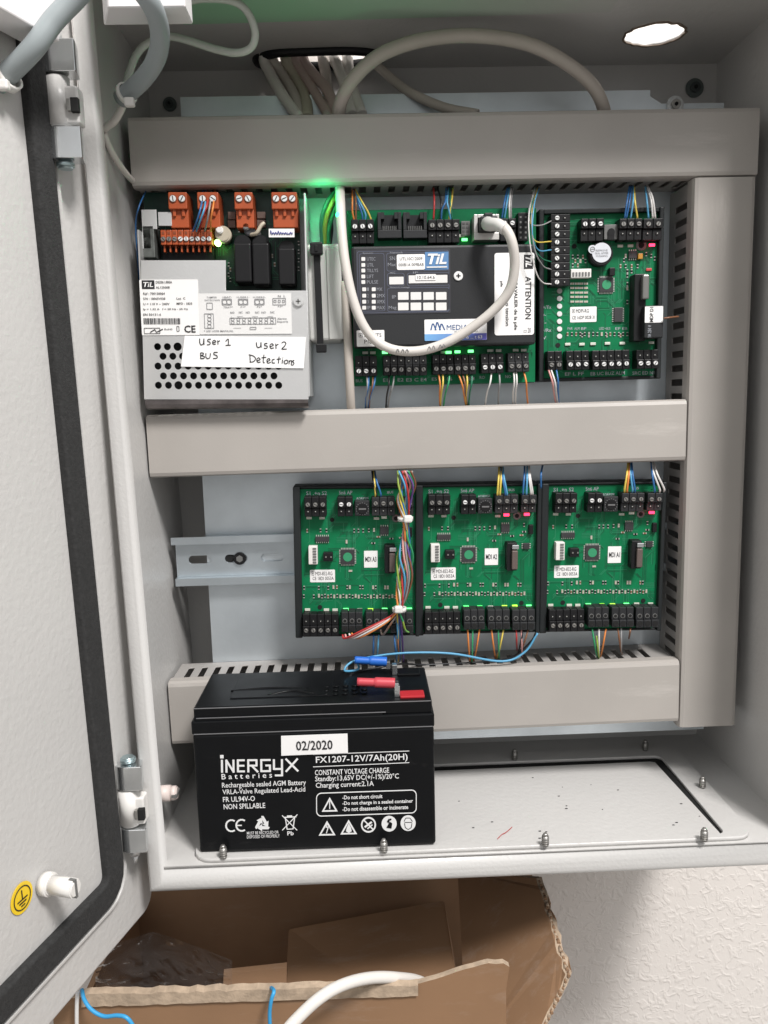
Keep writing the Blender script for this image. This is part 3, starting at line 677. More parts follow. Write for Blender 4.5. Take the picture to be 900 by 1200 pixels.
# ================================================================== READER BOARD (upper right)
def reader_board():
    Mo = Mod('reader_board', 'green circuit board with a round buzzer, in a black tray beside the upright duct', 'circuit board', (632, 246), (778, 243), YT)
    rt_ = Mo.root; b = BM(); r = (632, 245, 777, 447)
    Mo.box(b, r, YT+.0062, YT+.022, .0008, Yr=YT); x0, x1, z0, z1 = Mo.rect(*r, YT)
    for a, c in ((x0, x0+.0034), (x1-.0032, x1)): add_box(b, a, c, 0, .0062, z0, z1, .0008)
    add_box(b, x0+.0034, x1-.0032, .001, .0062, z1-.0030, z1, .0005); add_box(b, x0+.0034, x1-.0032, .003, .0062, z0, z0+.0022, .0005)
    part('module_tray', b, tray_m, rt_)
    Yp = YT+.0045; Yt = YT-.006
    board(Mo, (636, 250, 772, 443), Yp, [(673, 288.7, .0016, 'hole'), (653.7, 404.5, .0016, 'hole'), (751, 287.5, .0036, 'ring')], 110, 9)
    pin_term(Mo, 9, (645.5, 251, 668, 335.5), 652.6, 661.6, Yt, Yp, 'w', vertical=True)
    for v in (341, 350, 359, 368, 376.8, 385.7, 394.2):
        c = Mo.p(655.5, v, Yp); b = BM(); add_cyl(b, (c.x, Mo.y(Yp)-.0004, c.z), 'y', .0018, .0008, 16, bev=.0002); part('solder_pad', b, scr_w if v > 342 else scr_d, rt_)
    pin_term(Mo, 3, (681, 256, 708, 282), 262.5, 273, Yt, Yp, 'w')
    b = BM(); Mo.box(b, (708, 263, 724, 280.5), Yp-.006, Yp, .0004); c = Mo.p(716, 272, Yp-.006)
    add_cyl(b, (c.x, Mo.y(Yp)-.0064, c.z), 'y', .0024, .001, 12, mi=1); add_box(b, c.x-.0022, c.x+.0022, Mo.y(Yp)-.0068, Mo.y(Yp)-.006, c.z-.005, c.z-.001, mi=1)
    part('receiver_socket', b, [greyic, blk], rt_)
    pin_term(Mo, 3, (726, 256, 753, 281), 262.5, 273, Yt, Yp, 'd'); pin_term(Mo, 2, (754, 256, 777, 281), 262.5, 273, Yt, Yp, 'd')
    # buzzer
    c = Mo.p(703, 298.5, Yp-.004); b = BM(); add_cyl(b, (c.x, Mo.y(Yp)-.004, c.z), 'y', .0078, .008, 32, bev=.0005)
    bz = part('buzzer', b, blk, rt_)
    c = Mo.p(705, 296, Yp-.0083); b = BM(); y = Mo.y(Yp)-.0083
    add_cyl(b, (c.x, y, c.z), 'y', .0064, .0003, 32); add_cyl(b, (c.x-.0062, y-.00005, c.z+.0022), 'y', .0028, .0003, 20)
    st = part('buzzer_seal', b, mat('silver_seal', (.62, .64, .68), .45, metal=.1), bz)
    b = BM(); add_plate(b, circ(c.x-.0062, c.z+.0022, .0017, 18), [circ(c.x-.0062, c.z+.0022, .0013, 18)], .0001, Matrix.Translation((0, y-.0004, 0)) @ XZ)
    add_box(b, c.x-.0074, c.x-.0050, y-.0004, y-.0003, c.z+.0020, c.z+.0024)
    merge(b, text_bm('REMOVE', c.x-.004, c.x+.004, c.z+.0008, c.z+.0020, y-.0004)); merge(b, text_bm('SEAL AFTER', c.x-.0045, c.x+.0045, c.z-.0010, c.z+.0002, y-.0004)); merge(b, text_bm('WASHING', c.x-.004, c.x+.004, c.z-.0028, c.z-.0016, y-.0004))
    part('printed_text', b, inkg, st)
    chip(Mo, (736, 294.5, 746, 303), Yp, 'h', 4); chip(Mo, (702, 325.5, 718, 342.5), Yp, 'q', 9, dot=True); chip(Mo, (719, 360.5, 729, 377.5), Yp, 'v', 8)
    b = BM(); x0, x1, z0, z1 = Mo.box(b, (669, 315, 693, 325.5), Yp-.006, Yp, .0004)
    for k in range(6): x = x0+(k+.8)*(x1-x0)/6.6; add_box(b, x-.0006, x+.0006, Mo.y(Yp)-.0064, Mo.y(Yp)-.0058, z0+.001, z0+.0036, mi=1)
    part('socket', b, [whitep, greyic], rt_)
    b = BM(); Mo.box(b, (714.5, 313.5, 721, 323), Yp-.005, Yp, .0004); part('jumper', b, blk, rt_)
    for v in (332.5, 337.5, 343, 348, 353.5):
        for u in (670.5, 676, 681, 686.5):
            c = Mo.p(u, v, Yp); inst('resistor', RES_L, rt_, (c.x, Mo.y(Yp), c.z), (0, R(90), 0), matl=None)
    b = BM(); Mo.box(b, (743, 321, 757, 400), Yp-.010, Yp, .0006); part('relay_socket', b, blk, rt_)
    b = BM(); Mo.box(b, (752, 322, 760, 351), Yp-.014, Yp-.008, .001, Yr=Yp-.012); part('relay_clip', b, mat('grey_capsule', (.20, .20, .19), .35, metal=.4), rt_)
    b = BM(); Mo.box(b, (755.5, 358, 777.5, 396), Yp-.016, Yp, .0007); rl = part('relay', b, blk2, rt_)
    b = BM(); x0, x1, z0, z1 = Mo.rect(755.8, 359, 777, 378, Yp-.0162); add_plate(b, rrect(x0, x1, z0, z1, .0003, 2), [], .0002, Matrix.Translation((0, Mo.y(Yp-.0161), 0)) @ XZ)
    lb = part('name_label', b, white, rl); part('printed_text', text_bm('MDP D1', x0+.0032, x0+.0056, z0+.0004, z1-.0004, Mo.y(Yp-.0161)-.0003, .012, -90), ink, lb)
    Mo.text('1A 250 V', (759, 381, 763, 395), Yp-.016, grink, rl, rot=-90)
    sticker(Mo, (668, 359.5, 699, 377.5), Yp, [('▣ MDPI-RG', (670.5, 362, 690, 366.5)), ('CE 16DP 0028 31', (670.5, 370, 697, 374))])
    resistors(Mo, [(665+k*5.0, 391.5) for k in range(15)], Yp); resistors(Mo, [(682, 393), (690, 393), (711, 393), (727, 393)], Yp)
    for k, u in enumerate((668, 676, 684, 705, 712, 724, 732)): Mo.text(('PAR', 'ALM', 'BP', 'LED', '+BUS', 'EF', 'EB')[k], (u-3, 383.5, u+3, 386.5), Yp, grink, rt_)
    resistors(Mo, [(671, 301), (677, 301), (683, 301), (674, 306), (680, 306), (686, 306), (671, 311), (677, 311), (733, 300), (731, 305), (727, 312), (733, 312), (740, 312), (747, 312), (735, 318), (740, 318), (735, 323), (757, 298), (763, 300), (767, 303), (735, 333), (739, 333), (735, 338), (739, 338), (735, 354), (739, 354), (742, 354)], Yp)
    b = BM(); Mo.box(b, (748, 297, 753.5, 303.5), Yp-.003, Yp, .0003); part('capacitor', b, mat('amber_part', (.42, .22, .03), .4), rt_)
    leds(Mo, [(665, 403.5, None), (681.6, 403.5, None), (694.6, 403, None), (711.5, 402.5, None), (728.8, 402.3, None), (763, 401.6, None), (726.5, 288.5, None), (738.5, 288.3, None)], Yp)
    leds(Mo, [(763.7, 287.3, led_r)], Yp-.0045)
    c = Mo.p(760, 316, Yp); inst('led', LED, rt_, (c.x, Mo.y(Yp), c.z), matl=mat('dim_red_led', (.5, .06, .06), .4))
    pin_term(Mo, 2, (642, 411, 659.5, 434), 427.5, 418.5, Yt, Yp, 'd'); pin_term(Mo, 3, (664, 410.5, 691, 433.5), 427, 417.5, Yt, Yp, 'w')
    pin_term(Mo, 5, (694.5, 410, 738.5, 433), 426.5, 417, Yt, Yp, 'w'); pin_term(Mo, 3, (746.5, 409.5, 772.5, 432), 425.6, 416, Yt, Yp, 'w')
    for body, r_ in (('EF L FF', (662, 436, 684, 440)), ('EB UC BUZ ALM', (692, 435.5, 732, 439.5)), ('SRC ED NF', (741, 435, 768, 439)), ('D+/Tx', (632.5, 358, 646, 362)), ('D-', (634, 367, 640, 371)), ('7-', (634, 376, 640, 380)), ('7+/Rx', (632.5, 385, 646, 389)), ('+V', (632.5, 394, 640, 398))):
        Mo.text(body, r_, Yp, grink, rt_, .01)
    return Mo
rdb = reader_board()

# ================================================================== CONTROLLER (upper middle)
YC = -.0400
def controller():
    Mo = Mod('door_controller', 'access controller with charcoal cover and TiL badge, in the middle of the upper row', 'controller', (411, 246), (628, 243), -.034)
    rt_ = Mo.root; Yp = -.034; Yt = -.0455; Yc = -.0500
    b = BM(); Mo.box(b, (409, 245, 629, 452), -.031, -.014, .0008, Yr=-.034); part('module_tray', b, mat('green_tray', (.012, .16, .075), .5), rt_)
    board(Mo, (411, 247, 628, 451), Yp, [], 90, 12)
    b = BM(); x0, x1, z0, z1 = Mo.box(b, (413.5, 287.5, 628.5, 406), Yc, Yp-.0005, .0016); cv = part('cover', b, blk2, rt_)
    # printed panel on the cover
    b = BM(); px0, px1, pz0, pz1 = Mo.rect(418, 292, 528, 368, Yc); add_plate(b, rrect(px0, px1, pz0, pz1, .0008, 2), [], .0003, Matrix.Translation((0, Mo.y(Yc)-.0001, 0)) @ XZ)
    pn = part('front_panel', b, mat('panel_film', (.036, .036, .042), .38), cv)
    yy = Yc-.00035
    def frame(r, g=None):
        fb = BM(); a = Mo.rect(*r, yy); add_plate(fb, rrect(*a, .0014, 3), [rrect(a[0]+.0003, a[1]-.0003, a[2]+.0003, a[3]-.0003, .0012, 3)], .0001, Matrix.Translation((0, Mo.y(yy), 0)) @ XZ); return fb
    fb = BM()
    for r in ((419, 294, 526.5, 366.5), (421.5, 297, 451, 365), (453, 296, 526, 317.5), (453.8, 320, 474, 335.5), (477, 319.5, 526.5, 335), (453.8, 337, 526.5, 365)): merge(fb, frame(r))
    part('panel_lines', fb, mat('panel_line', (.10, .11, .16), .5), pn)
    wb = BM()
    for k, v in enumerate((303.5, 310.5, 317, 324, 330.5)): a = Mo.rect(423.5, v-2.2, 428, v+2.2, yy); add_plate(wb, rrect(*a, .0004, 2), [], .0001, Matrix.Translation((0, Mo.y(yy), 0)) @ XZ)
    for v in (339, 346.5, 353.6, 360.6):
        for u in (424.5, 435.7): a = Mo.rect(u, v-2.2, u+4.6, v+2.2, yy); add_plate(wb, rrect(*a, .0004, 2), [], .0001, Matrix.Translation((0, Mo.y(yy), 0)) @ XZ)
    for r in ((456.2, 324.4, 473, 333.2), (479, 322.4, 524.3, 331.6)): a = Mo.rect(*r, yy); add_plate(wb, rrect(*a, .0003, 2), [], .0001, Matrix.Translation((0, Mo.y(yy), 0)) @ XZ)
    for v0 in (342.3, 354.6):
        for k in range(4): a = Mo.rect(466.4+k*14.8, v0, 478.8+k*14.8, v0+9, yy); add_plate(wb, rrect(*a, .0003, 2), [], .0001, Matrix.Translation((0, Mo.y(yy), 0)) @ XZ)
    part('panel_windows', wb, mat('panel_white', (.70, .69, .68), .5), pn)
    tb = BM()
    def tx(body, r, bold=0.0): a = Mo.rect(*r, yy); merge(tb, text_bm(body, a[0], a[1], a[2], a[3], Mo.y(yy)-.0002, bold))
    for body, v, u1 in (('UTEC', 303.5, 440), ('UTIL', 310.5, 438), ('TILLYS', 317, 443), ('LIFT', 324, 438), ('PULSE', 330.5, 443)): tx(body, (430, v-2, u1, v+2))
    for k, (p_, q_) in enumerate((('1', 'MX'), ('2', '2MX'), ('3', 'XMX'), ('IP', 'MAX'))):
        v = (339, 346.5, 353.6, 360.6)[k]; tx(p_, (430.5, v-2, 432 if k < 3 else 434, v+2)); tx(q_, (441.5, v-2, 451 if k else 448, v+2))
    tx('SN', (456.5, 300.5, 463, 305)); tx('Mac', (454.5, 308, 464, 312)); tx('IP', (459.5, 346, 464, 350)); tx('Msg', (455.5, 358.5, 464.5, 363.5))
    tx('System', (425, 295.6, 437, 298)); tx('Network', (457, 294.8, 472, 297.2)); tx('MSG', (457, 318.8, 463, 321)); tx('IP', (484, 318.4, 490, 320.6)); tx('Network message', (457, 335.8, 480, 338.2))
    part('printed_text', tb, mat('panel_print', (.26, .27, .30), .5), pn)
    sticker(Mo, (465, 298, 498, 316.2), yy-.0002, [('UTL10C12009', (468.5, 301.5, 495, 305)), ('000B1A 009BAB', (467, 308.5, 496.5, 312))], parent=pn, name='serial_label', round_=.001)
    sticker(Mo, (487, 321.4, 511, 328.3), yy-.0003, [('10.10.64.6', (489, 323, 509.5, 327))], parent=pn, name='address_label')
    # badge
    a = Mo.rect(498, 295, 525.6, 316, yy-.0002); b = BM(); add_plate(b, rrect(*a, .0004, 2), [], .0002, Matrix.Translation((0, Mo.y(yy)-.0001, 0)) @ XZ)
    bd = part('badge', b, mat('badge_blue', (.10, .22, .42), .4), pn)
    b = text_bm('TiL', a[0]+.0018, a[1]-.0012, a[2]+.0034, a[3]-.0012, Mo.y(yy)-.0006, .03, 0, .25); add_box(b, a[0]+.001, a[1]-.001, Mo.y(yy)-.0006, Mo.y(yy)-.0005, a[2]+.0012, a[2]+.0020)
    part('printed_text', b, whink, bd)
    c = Mo.p(537, 323.5, Yc); b = BM(); add_cyl(b, (c.x, Mo.y(Yc)-.0004, c.z), 'y', .0030, .001, 24, bev=.0003); 
    for k in (0, 1): add_box(b, c.x-(.0014 if k else .0004), c.x+(.0014 if k else .0004), Mo.y(Yc)-.0010, Mo.y(Yc)-.0008, c.z-(.0004 if k else .0014), c.z+(.0004 if k else .0014), mi=1)
    part('cover_screw', b, [scr_w, hole_m], cv)
    at_ = sticker(Mo, (579.5, 296.5, 626, 393), Yc-.0002, [], name='warning_label', round_=.0016, parent=cv)
    ya = Yc-.0004
    Mo.text('ATTENTION', (615.5, 324, 622.5, 374), ya, ink, at_, .012, 90); Mo.text('Mettre le CAVALIER de la pile', (601.5, 302, 606.5, 387), ya, ink, at_, .012, 90)
    Mo.text('sous tension', (592.5, 346, 596.5, 382), ya, ink, at_, .01, 90); Mo.text('pile', (585.5, 329.5, 589.5, 336), ya, ink, at_, .01, 90); Mo.text('▱ 20', (613.5, 384, 622, 390), ya, inkg, at_, .01)
    b = BM(); a = Mo.rect(614, 298.5, 624.5, 315, ya); add_box(b, a[0], a[1], Mo.y(ya)-.0002, Mo.y(ya)-.0001, a[2], a[3]); part('logo_block', b, ink, at_)
    part('logo_lettering', text_bm('TiL', a[0]+.0010, a[1]-.0008, a[2]+.0010, a[3]-.0010, Mo.y(ya)-.0004, .03, 90, .25), white, at_)
    # installer's label
    ml = sticker(Mo, (497.5, 374, 570.5, 399), Yc-.0002, [], name='installer_label', parent=cv)
    b = BM(); a = Mo.rect(497.7, 391, 570.3, 398.8, Yc-.0004); add_box(b, a[0], a[1], Mo.y(Yc)-.00055, Mo.y(Yc)-.00045, a[2], a[3])
    bm_ = mat('label_blue', (.10, .24, .55), .5); t_ = bm_.node_tree
    if not t_.nodes.get('Color Ramp'):
        c1 = t_.nodes.new('ShaderNodeTexCoord'); c2 = t_.nodes.new('ShaderNodeSeparateXYZ'); c3 = t_.nodes.new('ShaderNodeValToRGB')
        t_.links.new(c1.outputs['Generated'], c2.inputs[0]); t_.links.new(c2.outputs[0], c3.inputs[0]); t_.links.new(c3.outputs[0], t_.nodes['Principled BSDF'].inputs['Base Color'])
        c3.color_ramp.elements[0].color = (.16, .38, .66, 1); c3.color_ramp.elements[1].color = (.10, .09, .40, 1)
    part('label_band', b, bm_, ml)
    Mo.text('7 av. de la ... t 63', (527, 393, 565, 397), Yc-.0006, white, ml, .01)
    b = BM(); a = Mo.rect(504, 377.5, 522, 387, Yc-.0004)
    for k, (f0, h_) in enumerate(((0, .85), (.28, 1.0), (.56, .8))):
        x = a[0]+(a[1]-a[0])*f0; wd = (a[1]-a[0])*.26; hh = (a[3]-a[2])*h_; th = .0009
        y = Mo.y(Yc)-.0005
        for sx_ in (0, 1):
            X0, X1 = (x, x+wd*.62) if not sx_ else (x+wd*.62, x+wd*1.5); Z0, Z1 = (a[2], a[2]+hh) if not sx_ else (a[2]+hh, a[2])
            vs = [b.verts.new(p) for p in ((X0, y-.00002*k, Z0), (X0+th, y-.00002*k, Z0), (X1+th*.5, y-.00002*k, Z1), (X1-th*.5, y-.00002*k, Z1))]; b.faces.new(vs)
    part('logo_mark', b, mat('logo_blue', (.03, .09, .24), .5), ml)
    Mo.text('MEDIA', (523.5, 380.5, 548, 386.5), Yc-.0004, mat('logo_blue', (.03, .09, .24), .5), ml); Mo.text('AUTOMATISMES', (532, 387.3, 560, 389.3), Yc-.0004, inkg, ml)
    sticker(Mo, (418, 387, 450.5, 406), Yc-.0002, [('▣ DROITS', (420.5, 390.5, 447, 395)), ('PILE', (427, 398, 440, 402.5))], name='label', parent=cv)
    # top terminals
    pin_term(Mo, 3, (411.5, 257, 438.5, 285), 265.4, 276.5, Yt, Yp, 'w')
    for u0 in (442.5, 472.5):
        b = BM(); x0, x1, z0, z1 = Mo.rect(u0, 248.5, u0+28, 279, Yt+.002); y0 = Mo.y(Yt+.002); y1 = Mo.y(Yp)
        add_box(b, x0, x1, y0, y1, z0, z0+.0052, .0004); add_box(b, x0, x0+.0022, y0, y1, z0+.0052, z1, .0003); add_box(b, x1-.0022, x1, y0, y1, z0+.0052, z1, .0003)
        add_box(b, x0+.0022, x1-.0022, y0+.009, y1, z0+.0052, z1); add_box(b, x0+.0022, x0+.0045, y0+.0005, y0+.009, z1-.004, z1); add_box(b, x1-.0045, x1-.0022, y0+.0005, y0+.009, z1-.004, z1)
        for k in range(8): x = x0+.0036+k*(x1-x0-.0072)/7; add_box(b, x-.00018, x+.00018, y0+.001, y0+.009, z0+.0052, z0+.0078, mi=1)
        part('network_socket', b, [blk2, greyic], rt_)
    pin_term(Mo, 4, (502, 257, 539, 284), 264, 275.5, Yt, Yp, 'd')
    b = BM(); Mo.box(b, (540.5, 259, 551, 276), Yp-.004, Yp, .0003)
    for v in (262, 266.5, 271, 275):
        for u in (543.3, 547.8): c = Mo.p(u, v, Yp-.004); add_box(b, c.x-.0008, c.x+.0008, Mo.y(Yp)-.0043, Mo.y(Yp)-.004, c.z-.0006, c.z+.0006, mi=1)
    part('led_block', b, [greyic, mat('dark_grey_part', (.08, .08, .08), .5)], rt_)
    leds(Mo, [(544.3, 281, led_g), (541, 276.5, None)], Yp-.002)
    # metal jack holding the white cable
    b = BM(); x0, x1, z0, z1 = Mo.rect(555.5, 251, 585, 281, Yt); y0, y1 = Mo.y(Yt), Mo.y(Yp)
    add_box(b, x0, x1, y0, y1, z0, z0+.0045, .0003); add_box(b, x0, x0+.0025, y0, y1, z0+.0045, z1, .0003); add_box(b, x1-.0025, x1, y0, y1, z0+.0045, z1, .0003); add_box(b, x0+.0025, x1-.0025, y0, y1, z1-.0022, z1, .0003); add_box(b, x0+.0025, x1-.0025, y0+.0095, y1, z0+.0045, z1-.0022, mi=1)
    part('metal_jack', b, [mat('tin', (.62, .60, .58), .38, metal=.5), hole_m], rt_)
    pin_term(Mo, 2, (586.5, 256, 605, 282), 261.5, 272.5, Yt, Yp, 'w')
    b = BM(); Mo.box(b, (607, 249, 619, 282.5), Yt+.002, Yp, .0004)
    for k in range(5):
        for u in (610, 616): c = Mo.p(u, 254.5+k*6, Yt+.002); add_box(b, c.x-.0006, c.x+.0006, Mo.y(Yt+.002)-.0003, Mo.y(Yt+.002), c.z-.0006, c.z+.0006, mi=1)
    part('ribbon_header', b, [blk, greyic], rt_)
    # bottom terminals
    pin_term(Mo, 3, (416, 416.5, 442, 441), 434.8, 425, Yt, Yp, 'w'); pin_term(Mo, 3, (449, 416, 474.5, 440), 433.3, 422.5, Yt, Yp, 'd'); pin_term(Mo, 3, (475, 416, 500.5, 440), 433, 422.5, Yt, Yp, 'd', bodym=blk2)
    pin_term(Mo, 3, (507, 415, 532, 439), 432, 421, Yt, Yp, 'd'); pin_term(Mo, 3, (532.5, 415, 558, 439), 431.5, 420.5, Yt, Yp, 'd')
    pin_term(Mo, 3, (564, 414, 590.5, 437.5), 430.3, 419.5, Yt, Yp, 'w'); pin_term(Mo, 3, (595.5, 413, 620.5, 436), 429, 418.5, Yt, Yp, 'd', bodym=blk2)
    leds(Mo, [(451, 413, led_g), (525.6, 413, led_g), (536, 412.3, led_g), (551.5, 411.6, led_g)], Yp-.004)
    leds(Mo, [(428, 413.5, None), (437, 413.5, None), (574, 411, None), (584, 411, None), (604, 410.5, None), (613.5, 410.5, None), (519.5, 413, None)], Yp-.002)
    for body, r_ in (('BUS', (417, 444.5, 425, 448)), ('E1', (449, 443.5, 454, 447.5)), ('E2', (466, 443, 473, 447)), ('E3 C E4', (476, 443, 500, 447)), ('E5', (506, 442.5, 512, 446)), ('E6', (524, 442, 530, 446)), ('E8', (549, 441.5, 556, 445.5)), ('NO', (592, 439.5, 599, 443)), ('RO', (562, 440.5, 568, 444)), ('R4 R2', (572, 409, 588, 412))):
        Mo.text(body, r_, Yp, grink, rt_, .01)
    return Mo
ctl = controller()

# ================================================================== POWER SUPPLY (upper left)
YPS = -.0580
def power_supply():
    Mo = Mod('power_supply', 'metal power supply with perforated cover, orange plugs and a handwritten paper note', 'power supply', (163, 248), (357, 247.5), YPS)
    rt_ = Mo.root; Yp = -.030
    k = lambda u, v: (160+u/4.5, 300+v/4.5)           # coordinates read off a 4.5x enlargement
    kr = lambda a, b_, c, d: (*k(a, b_), *k(c, d))
    pt = lambda u, v, Y=YPS: (lambda q: (q.x, q.z))(Mo.p(u, v, Y))
    # chassis
    x0, x1, z0, z1 = Mo.rect(165, 247, 361, 468, YPS); y0 = Mo.y(YPS); yb = Mo.y(-.006)
    b = BM(); add_box(b, x0, x1, yb-.001, yb, z0, z1+.012); add_box(b, x0, x0+.001, y0+.0012, yb-.001, z0, z1-.012)
    add_box(b, x0, x0+.001, y0+.02, yb-.001, z1-.012, z1); add_box(b, x1-.001, x1, y0+.0012, yb-.001, z0+.0005, z1+.010)
    add_box(b, x0+.001, x0+.0105, y0+.010, y0+.011, z1-.010, z1+.002, .0002); add_box(b, x0+.0115, x0+.020, y0+.010, y0+.011, z1-.008, z1+.0005, .0002); add_box(b, x0+.001, x0+.006, y0+.010, y0+.011, z1-.022, z1-.010)
    part('chassis', b, steel, rt_)
    # cover with step and punched holes
    outer = [pt(165, 305), pt(264.5, 305), pt(264.5, 340.5), pt(359.5, 340.5), pt(361.6, 468), pt(169, 468)]
    hs = []
    cr = lambda x, y: (150+x/3.913, 210+y/3.913)
    for y, xs in ((768, (135, 180, 227, 273, 319, 365, 411, 457)), (812, (160, 205, 250, 296, 342, 388)), (857, [137+46.1*i for i in range(13)]), (902, [162+46.1*i for i in range(12)]), (945, [139+46*i for i in range(13)])):
        for x in xs:
            u, v = cr(x, y); q = pt(u, v); hs.append(circ(q[0], q[1], .0023 if not (220 < x < 236 and y in (768, 945)) else .0027, 14))
    b = BM(); add_plate(b, outer, hs, .0011, Matrix.Translation((0, y0+.00055, 0)) @ XZ)
    cv = part('cover', b, steel, rt_)
    b = BM(); xx0, xx1 = pt(169, 468)[0]+.0004, pt(361.6, 468)[0]-.0004; zz = pt(260, 468)[1]
    add_prism(b, [(y0, zz-.00005), (y0+.0006, zz-.0028), (y0+.0030, zz-.0052), (y0+.0075, zz-.0062), (y0+.0075, zz-.0048), (y0+.004, zz-.0040), (y0+.0019, zz-.0022), (y0+.0014, zz-.00005)], xx0, xx1, 'yz')
    part('cover_fold', b, mat('dark_steel', (.30, .27, .27), .35, metal=.8, noise=.5, nscale=70), cv)  # darker, mottled steel along the bottom fold
    q = Mo.p(*k(853, 240), YPS); b = BM(); add_cyl(b, (q.x, y0-.0008, q.z), 'y', .0034, .0014, 24, bev=.0005)
    for s in (0, 1): add_box(b, q.x-(.0015 if s else .0004), q.x+(.0015 if s else .0004), y0-.0017, y0-.0015, q.z-(.0004 if s else .0015), q.z+(.0004 if s else .0015), mi=1)
    part('cover_screw', b, [steel, greyic], cv)
    b = BM(); xa, xb_, za_, zb_ = Mo.rect(171, 347, 356, 463, YPS); add_box(b, xa, xb_, y0+.009, y0+.010, za_, zb_)
    part('hole_shade_sheet', b, blk2, rt_)  # black sheet added behind the punched holes as painted shade
    # board and components inside
    b = BM(); Mo.box(b, (171, 226, 352, 345), Yp, Yp+.0016); traces(Mo, b, (190, 250, 345, 335), Yp, 60, seed=3)
    part('circuit_board', b, [mat('dark_board', (.008, .05, .035), .4, noise=.4, nscale=90), trace, tracedk], rt_)
    b = BM(); Mo.box(b, (167, 264, 181, 302), Yp-.018, Yp, .0006); part('heat_sink', b, mat('cast_metal', (.16, .17, .16), .5, metal=.5, noise=.4, nscale=300), rt_)
    for n_, r in ((2, (197, 225, 220, 266)), (2, (231, 225, 257, 266)), (2, (274.5, 225, 297, 266)), (3, (318, 225, 349, 266))):
        b = BM(); u0, v0, u1, v1 = r; Yf = -.050
        Mo.box(b, (u0+1.5, 244, u1, v1), Yf+.003, Yp, .0006, Yr=Yf); Mo.box(b, (u0, v0, u1-1, 245), Yf, Yp, .0006)
        X0, X1, Z0, Z1 = Mo.rect(*r, Yf); sc = []
        for i in range(n_):
            x = X0+(i+.5)*(X1-X0)/n_*.92+.0006; zt_ = Mo.p(u0, 233, Yf).z; add_cyl(b, (x, Mo.y(Yf)-.0001, zt_), 'y', .0026, .0004, 16, mi=1); sc.append((x, Mo.y(Yf)-.0006, zt_))
            add_box(b, x-.0010, x+.0010, Mo.y(Yf)+.0014, Mo.y(Yf)+.0032, Mo.p(u0, 253, Yf).z, Mo.p(u0, 244, Yf).z, .0004)
        o = part('orange_plug', b, [orange, mat('orange_dark', (.22, .05, .015), .6)], rt_)
        for c in sc: inst('screw', SCW, o, c, (0, random.uniform(0, 3), 0)).scale = (1.35, 1, 1.35)
    b = BM(); Yf = -.046; r = (188, 269, 248.5, 287); X0, X1, Z0, Z1 = Mo.rect(*r, Yf); L = (X1-X0)/9; sc = []
    for i in range(9):
        a = X0+i*L; add_box(b, a+.0001, a+L-.0001, Mo.y(Yf), Mo.y(Yp), Z0, Z1, .0005); zc_ = Z0+(Z1-Z0)*.38
        add_cyl(b, (a+L/2, Mo.y(Yf)-.0001, zc_), 'y', .0018, .0004, 14, mi=1); sc.append((a+L/2, Mo.y(Yf)-.0005, zc_)); add_box(b, a+L*.3, a+L*.7, Mo.y(Yf)-.0003, Mo.y(Yf)+.001, Z1-.0028, Z1-.0012, mi=1)
        add_box(b, a+L*.36, a+L*.64, Mo.y(Yf)+.002, Mo.y(Yf)+.006, Z0-.0042, Z0, .0002)
    o = part('orange_plug', b, [orange, MATS['orange_dark']], rt_)
    for i, c in enumerate(sc): inst('screw', SCW if i > 2 else SCD, o, c, (0, random.uniform(0, 3), 0))
    b = BM(); Mo.box(b, (190, 287, 251, 306), -.036, Yp, .0005); part('plug_socket', b, blk2, rt_)
    for r in ((274, 277, 294.5, 331), (295.5, 277, 315.5, 334), (326, 283, 345.5, 334)):
        b = BM(); X0, X1, Z0, Z1 = Mo.rect(*r, -.048); add_box(b, X0, X1, Mo.y(-.048), Mo.y(Yp), Z0, Z1-.004, .0012, seg=3); add_cyl(b, ((X0+X1)/2, Mo.y(-.0385), Z1-.004), 'y', (X1-X0)*.48, .016, 24, bev=.001)
        part('relay', b, blk, rt_)
    for u, v, r_, m1, m2 in ((261, 274, .0052, beige, whitep), (292, 270, .0034, mat('dark_can', (.05, .05, .055), .4), greyic)):
        q = Mo.p(u, v, -.045); b = BM(); add_cyl(b, (q.x, Mo.y(-.039), q.z), 'y', r_, .012, 20, bev=.0008); o = part('capacitor', b, m1, rt_)
        b = BM(); q = Mo.p(u-4, v-5, -.047); add_cyl(b, (q.x, Mo.y(-.042), q.z), 'y', .0024, .010, 16, bev=.0006); part('capacitor_cap', b, m2, o)
    q = Mo.p(305, 277, -.044); b = BM(); add_tube(b, [(q.x-.006, Mo.y(-.044), q.z+.001), (q.x-.002, Mo.y(-.047), q.z+.0015), (q.x+.001, Mo.y(-.047), q.z+.006), (q.x+.003, Mo.y(-.046), q.z+.008)], .0013, 8); part('heat_glue', b, beige, rt_)
    for r in ((267, 248, 276, 257), (267, 258, 276, 267), (301, 248, 311, 256), (301, 257.5, 311, 266)):
        part('coil', (lambda b_: (Mo.box(b_, r, Yp-.004, Yp, .0004), b_)[1])(BM()), mat('brown_coil', (.17, .12, .10), .5), rt_)
    q = Mo.p(254.5, 284, -.045); b = BM(); add_cyl(b, (q.x, Mo.y(-.0425), q.z), 'y', .0020, .005, 16, bev=.0008); part('led', b, mat('lit_led_bright', 'a0ff60', .4, emit=9, ecol=(.35, 1, .2)), rt_)
    for u, v in ((178, 258), (190, 258), (303, 275)): q = Mo.p(u, v, Yp); b = BM(); add_cyl(b, (q.x, Mo.y(Yp)-.002, q.z), 'y', .0020, .004, 14); part('rivet', b, greyic, rt_)
    resistors(Mo, [(184, 282), (184, 288), (184, 294), (187, 300), (280, 270), (268, 310), (270, 316), (268, 322), (270, 328), (319, 300), (322, 310), (350, 285), (350, 295), (350, 305), (350, 315), (179, 262), (186, 268)], Yp)
